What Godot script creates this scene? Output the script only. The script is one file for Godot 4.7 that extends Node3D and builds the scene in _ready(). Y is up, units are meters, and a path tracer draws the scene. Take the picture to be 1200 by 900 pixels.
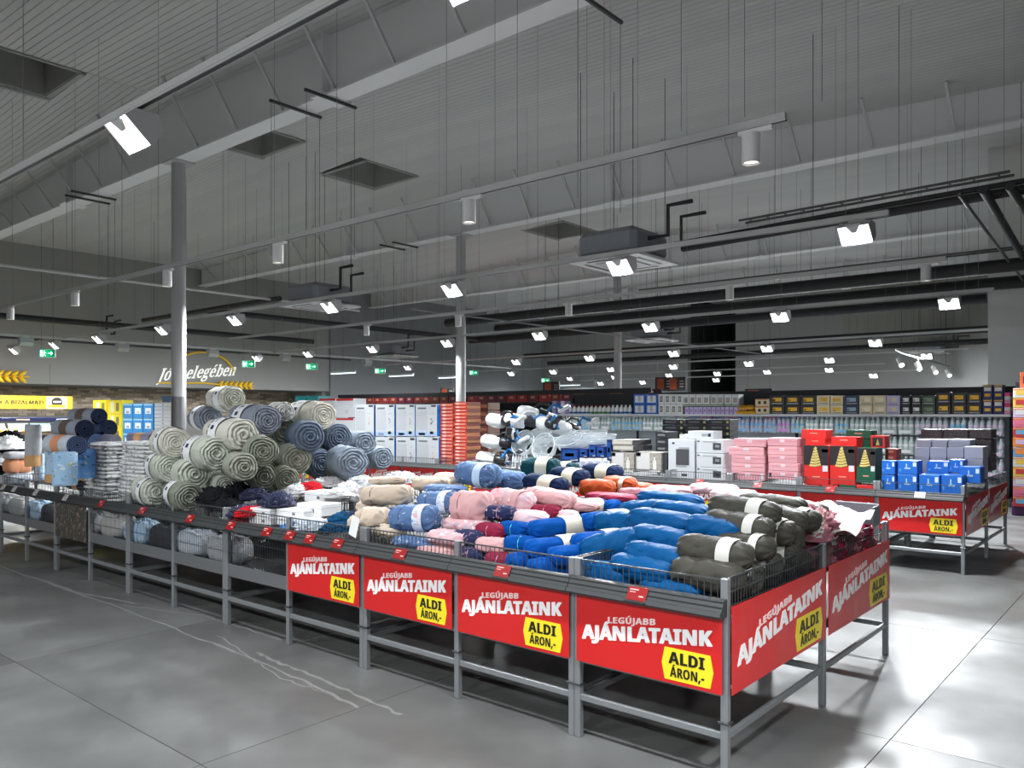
extends Node3D
# A discount supermarket's special-offer hall: wire-basket tables of textiles, shelves and a bakery behind, lit by floodlights on tracks.
# Plan axes: u runs left along the table fronts, v runs away from them; world x = -u, z = -v. The eye is at u = v = 0, 1.6 m up.

const FOCAL := 937.0
const HORIZON := 484.3
const EYE := 1.6
const YAW := 40.15
const EXPOSURE := 1.4
const FLOOD := 20.0
const CAN := 9.0

var sy := sin(deg_to_rad(YAW))
var cy := cos(deg_to_rad(YAW))
var rng := RandomNumberGenerator.new()
var used := {}
var mats := {}
var meshes := {}
var ORD := ["first", "second", "third", "fourth", "fifth", "sixth", "seventh", "eighth", "ninth", "tenth", "eleventh", "twelfth", "thirteenth", "fourteenth", "fifteenth", "sixteenth", "seventeenth", "eighteenth", "nineteenth", "twentieth"]

func ordn(i: int) -> String:
	if i < 20:
		return ORD[i]
	if i % 10 == 9:
		return ["thirtieth", "fortieth", "fiftieth", "sixtieth"][i / 10 - 2]
	return ["twenty", "thirty", "forty", "fifty", "sixty"][i / 10 - 2] + "-" + ORD[i % 10]

# ---------- places ----------
func P(u: float, y: float, v: float) -> Vector3:
	return Vector3(-u, y, -v)

func uv_at(lat: float, z: float) -> Vector2:
	return Vector2(sy * z - cy * lat, cy * z + sy * lat)

func on_h(px: float, py: float, h: float) -> Vector3:      # where the sight line through a pixel reaches height h
	var z := FOCAL * (EYE - h) / (py - HORIZON)
	var p := uv_at((px - 600.0) / FOCAL * z, z)
	return P(p.x, h, p.y)

func on_v(px: float, py: float, v: float) -> Vector3:
	var t := (px - 600.0) / FOCAL
	var z := v / (cy + sy * t)
	var p := uv_at(t * z, z)
	return P(p.x, EYE - (py - HORIZON) * z / FOCAL, v)

func on_u(px: float, py: float, u: float) -> Vector3:
	var t := (px - 600.0) / FOCAL
	var z := u / (sy - cy * t)
	var p := uv_at(t * z, z)
	return P(u, EYE - (py - HORIZON) * z / FOCAL, p.y)

func px_m(at: Vector3) -> float:                            # pixels per metre there
	return FOCAL / (sy * -at.x + cy * -at.z)

# ---------- nodes ----------
func numbered(called: String) -> String:
	var n: int = used.get(called, 0)
	used[called] = n + 1
	return called if n == 0 else "%s_%03d" % [called, n]

func metas(o: Node, label: String, category: String, group := "") -> void:
	o.set_meta("label", label)
	o.set_meta("category", category)
	if group != "":
		o.set_meta("group", group)

func thing(called: String, label: String, category: String, at := Vector3.ZERO, turn := 0.0, group := "") -> Node3D:
	var o := Node3D.new()
	o.name = numbered(called)
	add_child(o)
	o.position = at
	o.rotation.y = turn
	metas(o, label, category, group)
	return o

func part(par: Node, called: String, mesh: Mesh, m: Material, at := Vector3.ZERO, basis := Basis.IDENTITY) -> MeshInstance3D:
	var o := MeshInstance3D.new()
	o.name = called
	o.mesh = mesh
	o.material_override = m
	par.add_child(o, true)
	o.transform = Transform3D(basis, at)
	return o

func solo(called: String, label: String, category: String, mesh: Mesh, m: Material, at: Vector3, basis := Basis.IDENTITY, group := "") -> MeshInstance3D:
	var o := part(self, numbered(called), mesh, m, at, basis)
	metas(o, label, category, group)
	return o

func struct(called: String, mesh: Mesh, m: Material, at := Vector3.ZERO, basis := Basis.IDENTITY) -> MeshInstance3D:
	var o := part(self, numbered(called), mesh, m, at, basis)
	o.set_meta("kind", "structure")
	return o

func relabel(o: Node3D, called: String, label: String, at: Vector3, basis: Basis) -> Node3D:   # a copy of a thing with its own name, place and label
	var c: Node3D = o.duplicate()
	c.name = numbered(called)
	add_child(c)
	c.transform = Transform3D(basis, at)
	c.set_meta("label", label)
	return c

func ry(a: float) -> Basis:
	return Basis(Vector3.UP, a)

# ---------- meshes ----------
class B:
	var st := SurfaceTool.new()
	func _init() -> void:
		st.begin(Mesh.PRIMITIVE_TRIANGLES)
	func smooth(on: bool) -> void:
		st.set_smooth_group(0 if on else -1)
	func tri(a: Vector3, b: Vector3, c: Vector3) -> void:    # anticlockwise from outside
		st.set_uv(Vector2.ZERO)
		st.add_vertex(a)
		st.add_vertex(c)
		st.add_vertex(b)
	func quad(a: Vector3, b: Vector3, c: Vector3, d: Vector3) -> void:
		st.set_uv(Vector2(0, 1)); st.add_vertex(a)
		st.set_uv(Vector2(1, 0)); st.add_vertex(c)
		st.set_uv(Vector2(1, 1)); st.add_vertex(b)
		st.set_uv(Vector2(0, 1)); st.add_vertex(a)
		st.set_uv(Vector2(0, 0)); st.add_vertex(d)
		st.set_uv(Vector2(1, 0)); st.add_vertex(c)
	func box(c: Vector3, s: Vector3, bs := Basis.IDENTITY) -> void:
		smooth(false)
		var h := s / 2.0
		var p := []
		for i in 8:
			p.append(c + bs * Vector3(h.x if i & 1 else -h.x, h.y if i & 2 else -h.y, h.z if i & 4 else -h.z))
		quad(p[4], p[5], p[7], p[6])
		quad(p[1], p[0], p[2], p[3])
		quad(p[5], p[1], p[3], p[7])
		quad(p[0], p[4], p[6], p[2])
		quad(p[6], p[7], p[3], p[2])
		quad(p[0], p[1], p[5], p[4])
	func bev(c: Vector3, s: Vector3, r: float, bs := Basis.IDENTITY) -> void:   # box with chamfered edges
		smooth(false)
		var h := s / 2.0
		r = minf(r, minf(h.x, minf(h.y, h.z)) * 0.9)
		var v := func(sx: float, sy: float, sz: float, ax: int) -> Vector3:
			var q := Vector3(sx * (h.x - (0.0 if ax == 0 else r)), sy * (h.y - (0.0 if ax == 1 else r)), sz * (h.z - (0.0 if ax == 2 else r)))
			return c + bs * q
		for s1: float in [-1.0, 1.0]:
			face([v.call(s1, -1.0, -1.0, 0), v.call(s1, 1.0, -1.0, 0), v.call(s1, 1.0, 1.0, 0), v.call(s1, -1.0, 1.0, 0)], bs * Vector3(s1, 0, 0))
			face([v.call(-1.0, s1, -1.0, 1), v.call(1.0, s1, -1.0, 1), v.call(1.0, s1, 1.0, 1), v.call(-1.0, s1, 1.0, 1)], bs * Vector3(0, s1, 0))
			face([v.call(-1.0, -1.0, s1, 2), v.call(1.0, -1.0, s1, 2), v.call(1.0, 1.0, s1, 2), v.call(-1.0, 1.0, s1, 2)], bs * Vector3(0, 0, s1))
			for s2: float in [-1.0, 1.0]:
				face([v.call(s1, s2, -1.0, 0), v.call(s1, s2, 1.0, 0), v.call(s1, s2, 1.0, 1), v.call(s1, s2, -1.0, 1)], bs * Vector3(s1, s2, 0))
				face([v.call(s1, -1.0, s2, 0), v.call(s1, 1.0, s2, 0), v.call(s1, 1.0, s2, 2), v.call(s1, -1.0, s2, 2)], bs * Vector3(s1, 0, s2))
				face([v.call(-1.0, s1, s2, 1), v.call(1.0, s1, s2, 1), v.call(1.0, s1, s2, 2), v.call(-1.0, s1, s2, 2)], bs * Vector3(0, s1, s2))
				for s3: float in [-1.0, 1.0]:
					face([v.call(s1, s2, s3, 0), v.call(s1, s2, s3, 1), v.call(s1, s2, s3, 2)], bs * Vector3(s1, s2, s3))
	func face(p: Array, out: Vector3) -> void:               # a flat face turned to look along out
		var n: Vector3 = (p[1] - p[0]).cross(p[2] - p[0])
		if n.dot(out) < 0.0:
			p.reverse()
		if p.size() == 4:
			quad(p[0], p[1], p[2], p[3])
		else:
			for i in range(1, p.size() - 1):
				tri(p[0], p[i], p[i + 1])
	func rod(a: Vector3, b: Vector3, r: float, n := 6, caps := true) -> void:
		tube([a, b], r, n, caps)
	func tube(pts: Array, r: float, n := 8, caps := true) -> void:
		smooth(n > 4)
		var rings := []
		var side := Vector3.ZERO
		for i in pts.size():
			var d: Vector3 = (pts[mini(i + 1, pts.size() - 1)] - pts[maxi(i - 1, 0)]).normalized()
			if side == Vector3.ZERO:
				side = d.cross(Vector3.UP if absf(d.y) < 0.9 else Vector3.RIGHT).normalized()
			side = (side - d * side.dot(d)).normalized()
			var up := side.cross(d)
			var ring := []
			for k in n:
				var t := TAU * (k + 0.5) / n
				ring.append(pts[i] + (side * cos(t) + up * sin(t)) * r)
			rings.append(ring)
		for i in rings.size() - 1:
			for k in n:
				var k2 := (k + 1) % n
				quad(rings[i][k], rings[i][k2], rings[i + 1][k2], rings[i + 1][k])
		if caps:
			smooth(false)
			var a: Array = rings[0].duplicate()
			face(a, pts[0] - pts[1])
			var b: Array = rings[-1].duplicate()
			face(b, pts[-1] - pts[-2])
	func lathe(prof: Array, n := 16, axis := Transform3D.IDENTITY, soft := true) -> void:   # prof: (radius, height) from bottom to top
		smooth(soft)
		for i in prof.size() - 1:
			var p: Vector2 = prof[i]
			var q: Vector2 = prof[i + 1]
			for k in n:
				var t := TAU * k / n
				var t2 := TAU * (k + 1) / n
				var a := axis * Vector3(p.x * cos(t), p.y, -p.x * sin(t))
				var b := axis * Vector3(p.x * cos(t2), p.y, -p.x * sin(t2))
				var c := axis * Vector3(q.x * cos(t2), q.y, -q.x * sin(t2))
				var d := axis * Vector3(q.x * cos(t), q.y, -q.x * sin(t))
				if p.x < 1e-5:
					tri(a, c, d)
				elif q.x < 1e-5:
					tri(a, b, c)
				else:
					quad(a, b, c, d)
	func prism(poly: Array, x0: float, x1: float) -> void:   # (z, y) outline swept along x
		smooth(false)
		var n := poly.size()
		var mid := Vector2.ZERO
		for p: Vector2 in poly:
			mid += p / n
		for i in n:
			var p: Vector2 = poly[i]
			var q: Vector2 = poly[(i + 1) % n]
			var out := Vector3(0, -(q.x - p.x), q.y - p.y)
			if out.dot(Vector3(0, (p.y + q.y) / 2 - mid.y, (p.x + q.x) / 2 - mid.x)) < 0:
				out = -out
			face([Vector3(x0, p.y, p.x), Vector3(x1, p.y, p.x), Vector3(x1, q.y, q.x), Vector3(x0, q.y, q.x)], out)
		var pts := PackedVector2Array(poly)
		var ids := Geometry2D.triangulate_polygon(pts)
		for i in range(0, ids.size(), 3):
			for e: Array in [[x0, -1.0], [x1, 1.0]]:
				var f := []
				for j in 3:
					f.append(Vector3(e[0], pts[ids[i + j]].y, pts[ids[i + j]].x))
				face(f, Vector3(e[1], 0, 0))
	func grid(rows: Array) -> void:                          # rows of points; outside where rows run up and points run anticlockwise
		smooth(true)
		var nr := rows.size()
		for i in nr - 1:
			var m: int = rows[i].size()
			for k in m - 1:
				var a: Vector3 = rows[i][k]
				var b: Vector3 = rows[i][k + 1]
				var c: Vector3 = rows[i + 1][k + 1]
				var d: Vector3 = rows[i + 1][k]
				var ua := Vector2(float(k) / (m - 1), float(i) / (nr - 1))
				var uc := Vector2(float(k + 1) / (m - 1), float(i + 1) / (nr - 1))
				st.set_uv(ua); st.add_vertex(a)
				st.set_uv(uc); st.add_vertex(c)
				st.set_uv(Vector2(uc.x, ua.y)); st.add_vertex(b)
				st.set_uv(ua); st.add_vertex(a)
				st.set_uv(Vector2(ua.x, uc.y)); st.add_vertex(d)
				st.set_uv(uc); st.add_vertex(c)
	func done() -> ArrayMesh:
		st.generate_normals()
		st.index()
		return st.commit()

func box_mesh(s: Vector3, r := 0.0) -> ArrayMesh:
	var key := "box%.4f,%.4f,%.4f,%.4f" % [s.x, s.y, s.z, r]
	if not meshes.has(key):
		var b := B.new()
		if r > 0.0:
			b.bev(Vector3.ZERO, s, r)
		else:
			b.box(Vector3.ZERO, s)
		meshes[key] = b.done()
	return meshes[key]

func rod_mesh(len: float, r: float, n := 8) -> ArrayMesh:   # along y, centred
	var key := "rod%.4f,%.4f,%d" % [len, r, n]
	if not meshes.has(key):
		var b := B.new()
		b.rod(Vector3(0, -len / 2, 0), Vector3(0, len / 2, 0), r, n)
		meshes[key] = b.done()
	return meshes[key]

func fit_text(s: String, w: float, h: float, weight := 0.0, shear := 0.0, slant := 0.0, family := "Droid Sans") -> ArrayMesh:   # lettering fitted to w x h, lying in the xy plane
	var key := "txt%s%.3f%.3f%.2f%.2f%.2f%s" % [s, w, h, weight, shear, slant, family]
	if meshes.has(key):
		return meshes[key]
	var f := SystemFont.new()
	f.font_names = PackedStringArray([family])
	f.font_weight = 700
	var fv := FontVariation.new()
	fv.base_font = f
	var t := TextMesh.new()
	t.font = fv
	t.text = s
	t.font_size = 64
	t.pixel_size = 0.01
	t.depth = 0.1
	t.curve_step = 2.0
	var arr := t.surface_get_arrays(0) if t.get_surface_count() else []
	if arr.is_empty():
		arr = t.get_mesh_arrays()
	var v: PackedVector3Array = arr[Mesh.ARRAY_VERTEX]
	var lo := v[0]
	var hi := v[0]
	for p in v:
		lo = lo.min(p)
		hi = hi.max(p)
	var ix: PackedInt32Array = arr[Mesh.ARRAY_INDEX]
	var nn: PackedVector3Array = arr[Mesh.ARRAY_NORMAL]
	var vo := PackedVector3Array()
	var no := PackedVector3Array()
	var io := PackedInt32Array()
	var grow := weight * 0.03 * h                              # heavier type: the letters laid over themselves a little to every side
	var copies := 1 if weight == 0.0 else 8
	for c in copies:
		var off := Vector2.ZERO if copies == 1 else Vector2(grow * cos(TAU * c / 8), grow * 0.5 * sin(TAU * c / 8))
		var base := vo.size()
		for i in v.size():
			var p := v[i]
			var x := ((p.x - lo.x) / (hi.x - lo.x) - 0.5) * (w - 2 * grow) + off.x
			var y := ((p.y - lo.y) / (hi.y - lo.y) - 0.5) * (h - grow) + off.y
			vo.append(Vector3(x + slant * y, y + shear * x, 0.0015 + c * 0.00002 if p.z > (lo.z + hi.z) / 2 else -0.001))
			no.append(nn[i])
		for i in ix:
			io.append(base + i)
	var out := []
	out.resize(Mesh.ARRAY_MAX)
	out[Mesh.ARRAY_VERTEX] = vo
	out[Mesh.ARRAY_NORMAL] = no
	out[Mesh.ARRAY_INDEX] = io
	var me := ArrayMesh.new()
	me.add_surface_from_arrays(Mesh.PRIMITIVE_TRIANGLES, out)
	meshes[key] = me
	return me

# ---------- materials ----------
func mat(r: int, g: int, b: int, rough := 0.6, metal := 0.0) -> StandardMaterial3D:
	var key := "%d,%d,%d,%.2f,%.2f" % [r, g, b, rough, metal]
	if not mats.has(key):
		var m := StandardMaterial3D.new()
		m.albedo_color = Color8(r, g, b)
		m.roughness = rough
		m.metallic = metal
		mats[key] = m
	return mats[key]

func clear(r: int, g: int, b: int, a: float, rough := 0.08) -> StandardMaterial3D:
	var key := "clear%d,%d,%d,%.2f,%.2f" % [r, g, b, a, rough]
	if not mats.has(key):
		var m := StandardMaterial3D.new()
		m.albedo_color = Color(Color8(r, g, b), a)
		m.roughness = rough
		m.transparency = BaseMaterial3D.TRANSPARENCY_ALPHA
		m.cull_mode = BaseMaterial3D.CULL_DISABLED
		mats[key] = m
	return mats[key]

func glow(c: Color, e: float) -> StandardMaterial3D:
	var key := "glow%s%.2f" % [c.to_html(), e]
	if not mats.has(key):
		var m := StandardMaterial3D.new()
		m.albedo_color = c
		m.emission_enabled = true
		m.emission = c
		m.emission_energy_multiplier = e
		mats[key] = m
	return mats[key]

func noise_tex(freq: float, ramp: Gradient, size := 512, octaves := 4, kind := FastNoiseLite.TYPE_SIMPLEX_SMOOTH, seed_ := 1, normal := false) -> NoiseTexture2D:
	var n := FastNoiseLite.new()
	n.noise_type = kind
	n.frequency = freq
	n.fractal_octaves = octaves
	n.seed = seed_
	var t := NoiseTexture2D.new()
	t.width = size
	t.height = size
	t.seamless = true
	t.noise = n
	if normal:
		t.as_normal_map = true
		t.bump_strength = 6.0
	elif ramp:
		t.color_ramp = ramp
	return t

func ramp(stops: Array) -> Gradient:
	var g := Gradient.new()
	g.offsets = PackedFloat32Array(stops.map(func(s): return s[0]))
	g.colors = PackedColorArray(stops.map(func(s): return s[1]))
	return g

func textured(key: String, tex: Texture2D, rough: float, scale: float, world := true, normal: Texture2D = null, nscale := 0.5) -> StandardMaterial3D:
	if not mats.has(key):
		var m := StandardMaterial3D.new()
		m.albedo_texture = tex
		m.roughness = rough
		m.uv1_triplanar = true
		m.uv1_world_triplanar = world
		m.uv1_scale = Vector3.ONE * scale
		if normal:
			m.normal_enabled = true
			m.normal_texture = normal
			m.normal_scale = nscale
		mats[key] = m
	return mats[key]

var weave: NoiseTexture2D
func cloth(r: int, g: int, b: int, rough := 0.85, bump := 0.5, scale := 9.0) -> StandardMaterial3D:   # matt textile with a crinkled relief
	var key := "cloth%d,%d,%d,%.2f,%.2f,%.1f" % [r, g, b, rough, bump, scale]
	if not mats.has(key):
		if weave == null:
			weave = noise_tex(0.02, null, 512, 5, FastNoiseLite.TYPE_SIMPLEX_SMOOTH, 7, true)
		var m := StandardMaterial3D.new()
		m.albedo_color = Color8(r, g, b)
		m.roughness = rough
		m.metallic_specular = 0.22
		m.normal_enabled = true
		m.normal_texture = weave
		m.normal_scale = bump
		m.uv1_triplanar = true
		m.uv1_world_triplanar = true
		m.uv1_scale = Vector3.ONE * scale * 0.5
		mats[key] = m
	return mats[key]

func sprig_tex(ground: Color, marks: Array, n: int, lo: float, hi: float, seed_: int) -> ImageTexture:   # printed cloth: scattered sprigs, stars or spots
	var size := 256
	var im := Image.create(size, size, false, Image.FORMAT_RGB8)
	im.fill(ground)
	var rg := RandomNumberGenerator.new()
	rg.seed = seed_
	for i in n:
		var c := Vector2(rg.randf() * size, rg.randf() * size)
		var col: Color = marks[rg.randi() % marks.size()]
		var a := rg.randf() * TAU
		var lng := rg.randf_range(lo, hi)
		var wid := lng * rg.randf_range(0.25, 0.6)
		for y in range(-int(lng) - 1, int(lng) + 2):
			for x in range(-int(lng) - 1, int(lng) + 2):
				var q := Vector2(x, y).rotated(a)
				if (q.x * q.x) / (lng * lng) + (q.y * q.y) / (wid * wid) < 1.0:
					im.set_pixel(posmod(int(c.x) + x, size), posmod(int(c.y) + y, size), col)
	return ImageTexture.create_from_image(im)

func printed(key: String, ground: Color, marks: Array, n: int, lo: float, hi: float, scale: float, seed_: int, rough := 0.85) -> StandardMaterial3D:
	if mats.has(key):
		return mats[key]
	if weave == null:
		cloth(1, 1, 1)
	return textured(key, sprig_tex(ground, marks, n, lo, hi, seed_), rough, scale * 0.6, true, weave, 0.5)

# ================= the place =================
var CEIL_RIDGE := 7.27
const BACK := 34.5
func ceil_at(u: float) -> float:
	return CEIL_RIDGE - 0.04 * absf(u - 14.0)

func camera_and_light() -> void:
	var cam := Camera3D.new()
	cam.name = "camera"
	cam.projection = Camera3D.PROJECTION_FRUSTUM
	cam.near = 0.05
	cam.far = 120.0
	cam.size = 0.05 * 900.0 / FOCAL
	cam.frustum_offset = Vector2(0, 0.05 * (HORIZON - 450.0) / FOCAL)
	cam.position = Vector3(0, EYE, 0)
	cam.rotation.y = deg_to_rad(YAW)
	add_child(cam)
	cam.current = true
	var we := WorldEnvironment.new()
	we.name = "environment"
	var e := Environment.new()
	e.background_mode = Environment.BG_COLOR
	e.background_color = Color(0, 0, 0)
	e.tonemap_mode = Environment.TONE_MAPPER_LINEAR
	e.tonemap_exposure = EXPOSURE
	e.sdfgi_enabled = true
	e.ssao_enabled = true
	e.ssil_enabled = true
	we.environment = e
	add_child(we)

# lamps: u places of every lamp on each track, all hung at the same height
func lamp_light(at: Vector3, towards: Vector3, energy: float, angle: float, par: Node3D, size := 0.1) -> void:
	var l := SpotLight3D.new()
	l.name = "lamp_light"
	l.light_color = Color(0.965, 0.985, 1.0)
	l.light_energy = energy
	l.spot_range = 60.0
	l.spot_attenuation = 2.0
	l.spot_angle = angle
	l.spot_angle_attenuation = 0.9
	l.light_size = size
	l.shadow_enabled = true
	par.add_child(l, true)
	l.position = at
	l.basis = Basis.looking_at(towards, Vector3.UP if absf(towards.normalized().y) < 0.95 else Vector3.FORWARD)

var flood_parts := {}
func flood(at: Vector3, label: String, energy: float, turn := 0.0, aim := 0.55) -> Node3D:
	if flood_parts.is_empty():
		var b := B.new()          # housing: top, back and two pentagon end plates, open towards the front and below
		var prof := [Vector2(-0.09, 0.085), Vector2(0.055, 0.085), Vector2(0.12, 0.03), Vector2(-0.04, -0.12), Vector2(-0.12, -0.03)]
		b.prism(prof, 0.147, 0.153)
		b.prism(prof, -0.153, -0.147)
		b.box(Vector3(0, 0.0825, -0.017), Vector3(0.294, 0.005, 0.145))
		b.face([Vector3(-0.147, 0.085, 0.055), Vector3(0.147, 0.085, 0.055), Vector3(0.147, 0.03, 0.12), Vector3(-0.147, 0.03, 0.12)], Vector3(0, 1, 1))
		b.face([Vector3(-0.147, 0.085, -0.09), Vector3(0.147, 0.085, -0.09), Vector3(0.147, -0.03, -0.12), Vector3(-0.147, -0.03, -0.12)], Vector3(0, 0, -1))
		b.face([Vector3(-0.147, -0.12, -0.04), Vector3(0.147, -0.12, -0.04), Vector3(0.147, -0.03, -0.12), Vector3(-0.147, -0.03, -0.12)], Vector3(0, -1, -1))
		flood_parts.housing = b.done()
		b = B.new()               # mirror bowl set back inside the opening
		var a := [Vector3(-0.146, 0.034, 0.112), Vector3(0.146, 0.034, 0.112), Vector3(0.146, -0.112, -0.043), Vector3(-0.146, -0.112, -0.043)]
		var d := Vector3(0, 0.035, -0.035)
		var m := [Vector3(-0.09, 0.0, 0.07) + d, Vector3(0.09, 0.0, 0.07) + d, Vector3(0.09, -0.075, -0.01) + d, Vector3(-0.09, -0.075, -0.01) + d]
		b.quad(m[3], m[2], m[1], m[0])
		for i in 4:
			b.face([a[i], a[(i + 1) % 4], m[(i + 1) % 4], m[i]], Vector3(0, -1, 1))
		flood_parts.reflector = b.done()
		b = B.new()               # lamp holder that hangs into the opening as a blunt wedge
		b.face([Vector3(-0.075, 0.045, 0.126), Vector3(0.075, 0.045, 0.126), Vector3(0.02, -0.025, 0.064), Vector3(-0.02, -0.025, 0.064)], Vector3(0, -1, 1))
		b.face([Vector3(-0.075, 0.055, 0.116), Vector3(0.075, 0.055, 0.116), Vector3(0.02, -0.015, 0.054), Vector3(-0.02, -0.015, 0.054)], Vector3(0, 1, -1))
		flood_parts.holder = b.done()
		b = B.new()
		b.box(Vector3(0, 0.12, -0.02), Vector3(0.16, 0.035, 0.035))
		b.rod(Vector3(0, 0.085, -0.02), Vector3(0, 0.11, -0.02), 0.012)
		flood_parts.adapter = b.done()
	var t := thing("flood_lamp", label, "ceiling lamp", at, turn, "floodlights on the lighting tracks")
	part(t, "housing", flood_parts.housing, mat(150, 150, 150, 0.5))
	part(t, "reflector_lamp", flood_parts.reflector, glow(Color(1, 1, 0.99), 1.6))
	part(t, "lamp_holder", flood_parts.holder, mat(170, 170, 170, 0.5))
	part(t, "track_adapter", flood_parts.adapter, mat(190, 190, 190, 0.5))
	lamp_light(Vector3(0, -0.06, 0.06), Vector3(0, -1, aim), energy, 78.0, t, 0.12)
	return t

func can(at: Vector3, label: String, energy: float) -> void:
	if not meshes.has("can"):
		var b := B.new()
		b.lathe([Vector2(0.055, -0.12), Vector2(0.06, -0.12), Vector2(0.06, 0.08), Vector2(0.0, 0.08)], 20, Transform3D.IDENTITY, false)
		b.lathe([Vector2(0.055, -0.06), Vector2(0.055, -0.12)], 20)
		meshes.can = b.done()
		b = B.new()
		b.lathe([Vector2(0.0, -0.105), Vector2(0.052, -0.105)], 20)
		meshes.can_disc = b.done()
	var t := thing("cylinder_downlight", label, "ceiling lamp", at, 0.0, "cylinder downlights on the lighting tracks")
	part(t, "can", meshes.can, mat(190, 190, 188, 0.5))
	part(t, "lamp_disc", meshes.can_disc, glow(Color(1, 0.98, 0.94), 1.2))
	part(t, "track_adapter", box_mesh(Vector3(0.24, 0.03, 0.035), 0.004), mat(200, 200, 198, 0.5), Vector3(0.03, 0.095, 0))
	lamp_light(Vector3(0, -0.13, 0), Vector3(0, -1, 0), energy, 50.0, t, 0.05)

const TRACK_H := 3.4
func track(called: String, label: String, u0: float, u1: float, v: float, y: float, rods: float) -> Node3D:
	var t := thing("lighting_track", label, "light track", P((u0 + u1) / 2, y, v))
	var L := u1 - u0
	var b := B.new()
	b.box(Vector3(0, 0.0, 0), Vector3(L, 0.042, 0.05))
	b.box(Vector3(0, -0.028, 0.02), Vector3(L, 0.012, 0.007))
	b.box(Vector3(0, -0.028, -0.02), Vector3(L, 0.012, 0.007))
	part(t, "rail", b.done(), mat(165, 165, 163, 0.45))
	part(t, "rail_slot", box_mesh(Vector3(L, 0.006, 0.03)), mat(40, 40, 42, 0.5), Vector3(0, -0.028, 0))
	var n := int(L / rods)
	for i in n + 1:
		var u := u0 + 0.4 + (L - 0.8) * i / maxf(1, n)
		var top := ceil_at(u)
		part(t, "suspension_rod", rod_mesh(snappedf(top - y, 0.05), 0.0025, 5), mat(116, 116, 116, 0.6), Vector3((u0 + u1) / 2 - u, snappedf(top - y, 0.05) / 2, 0))
	return t

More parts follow.
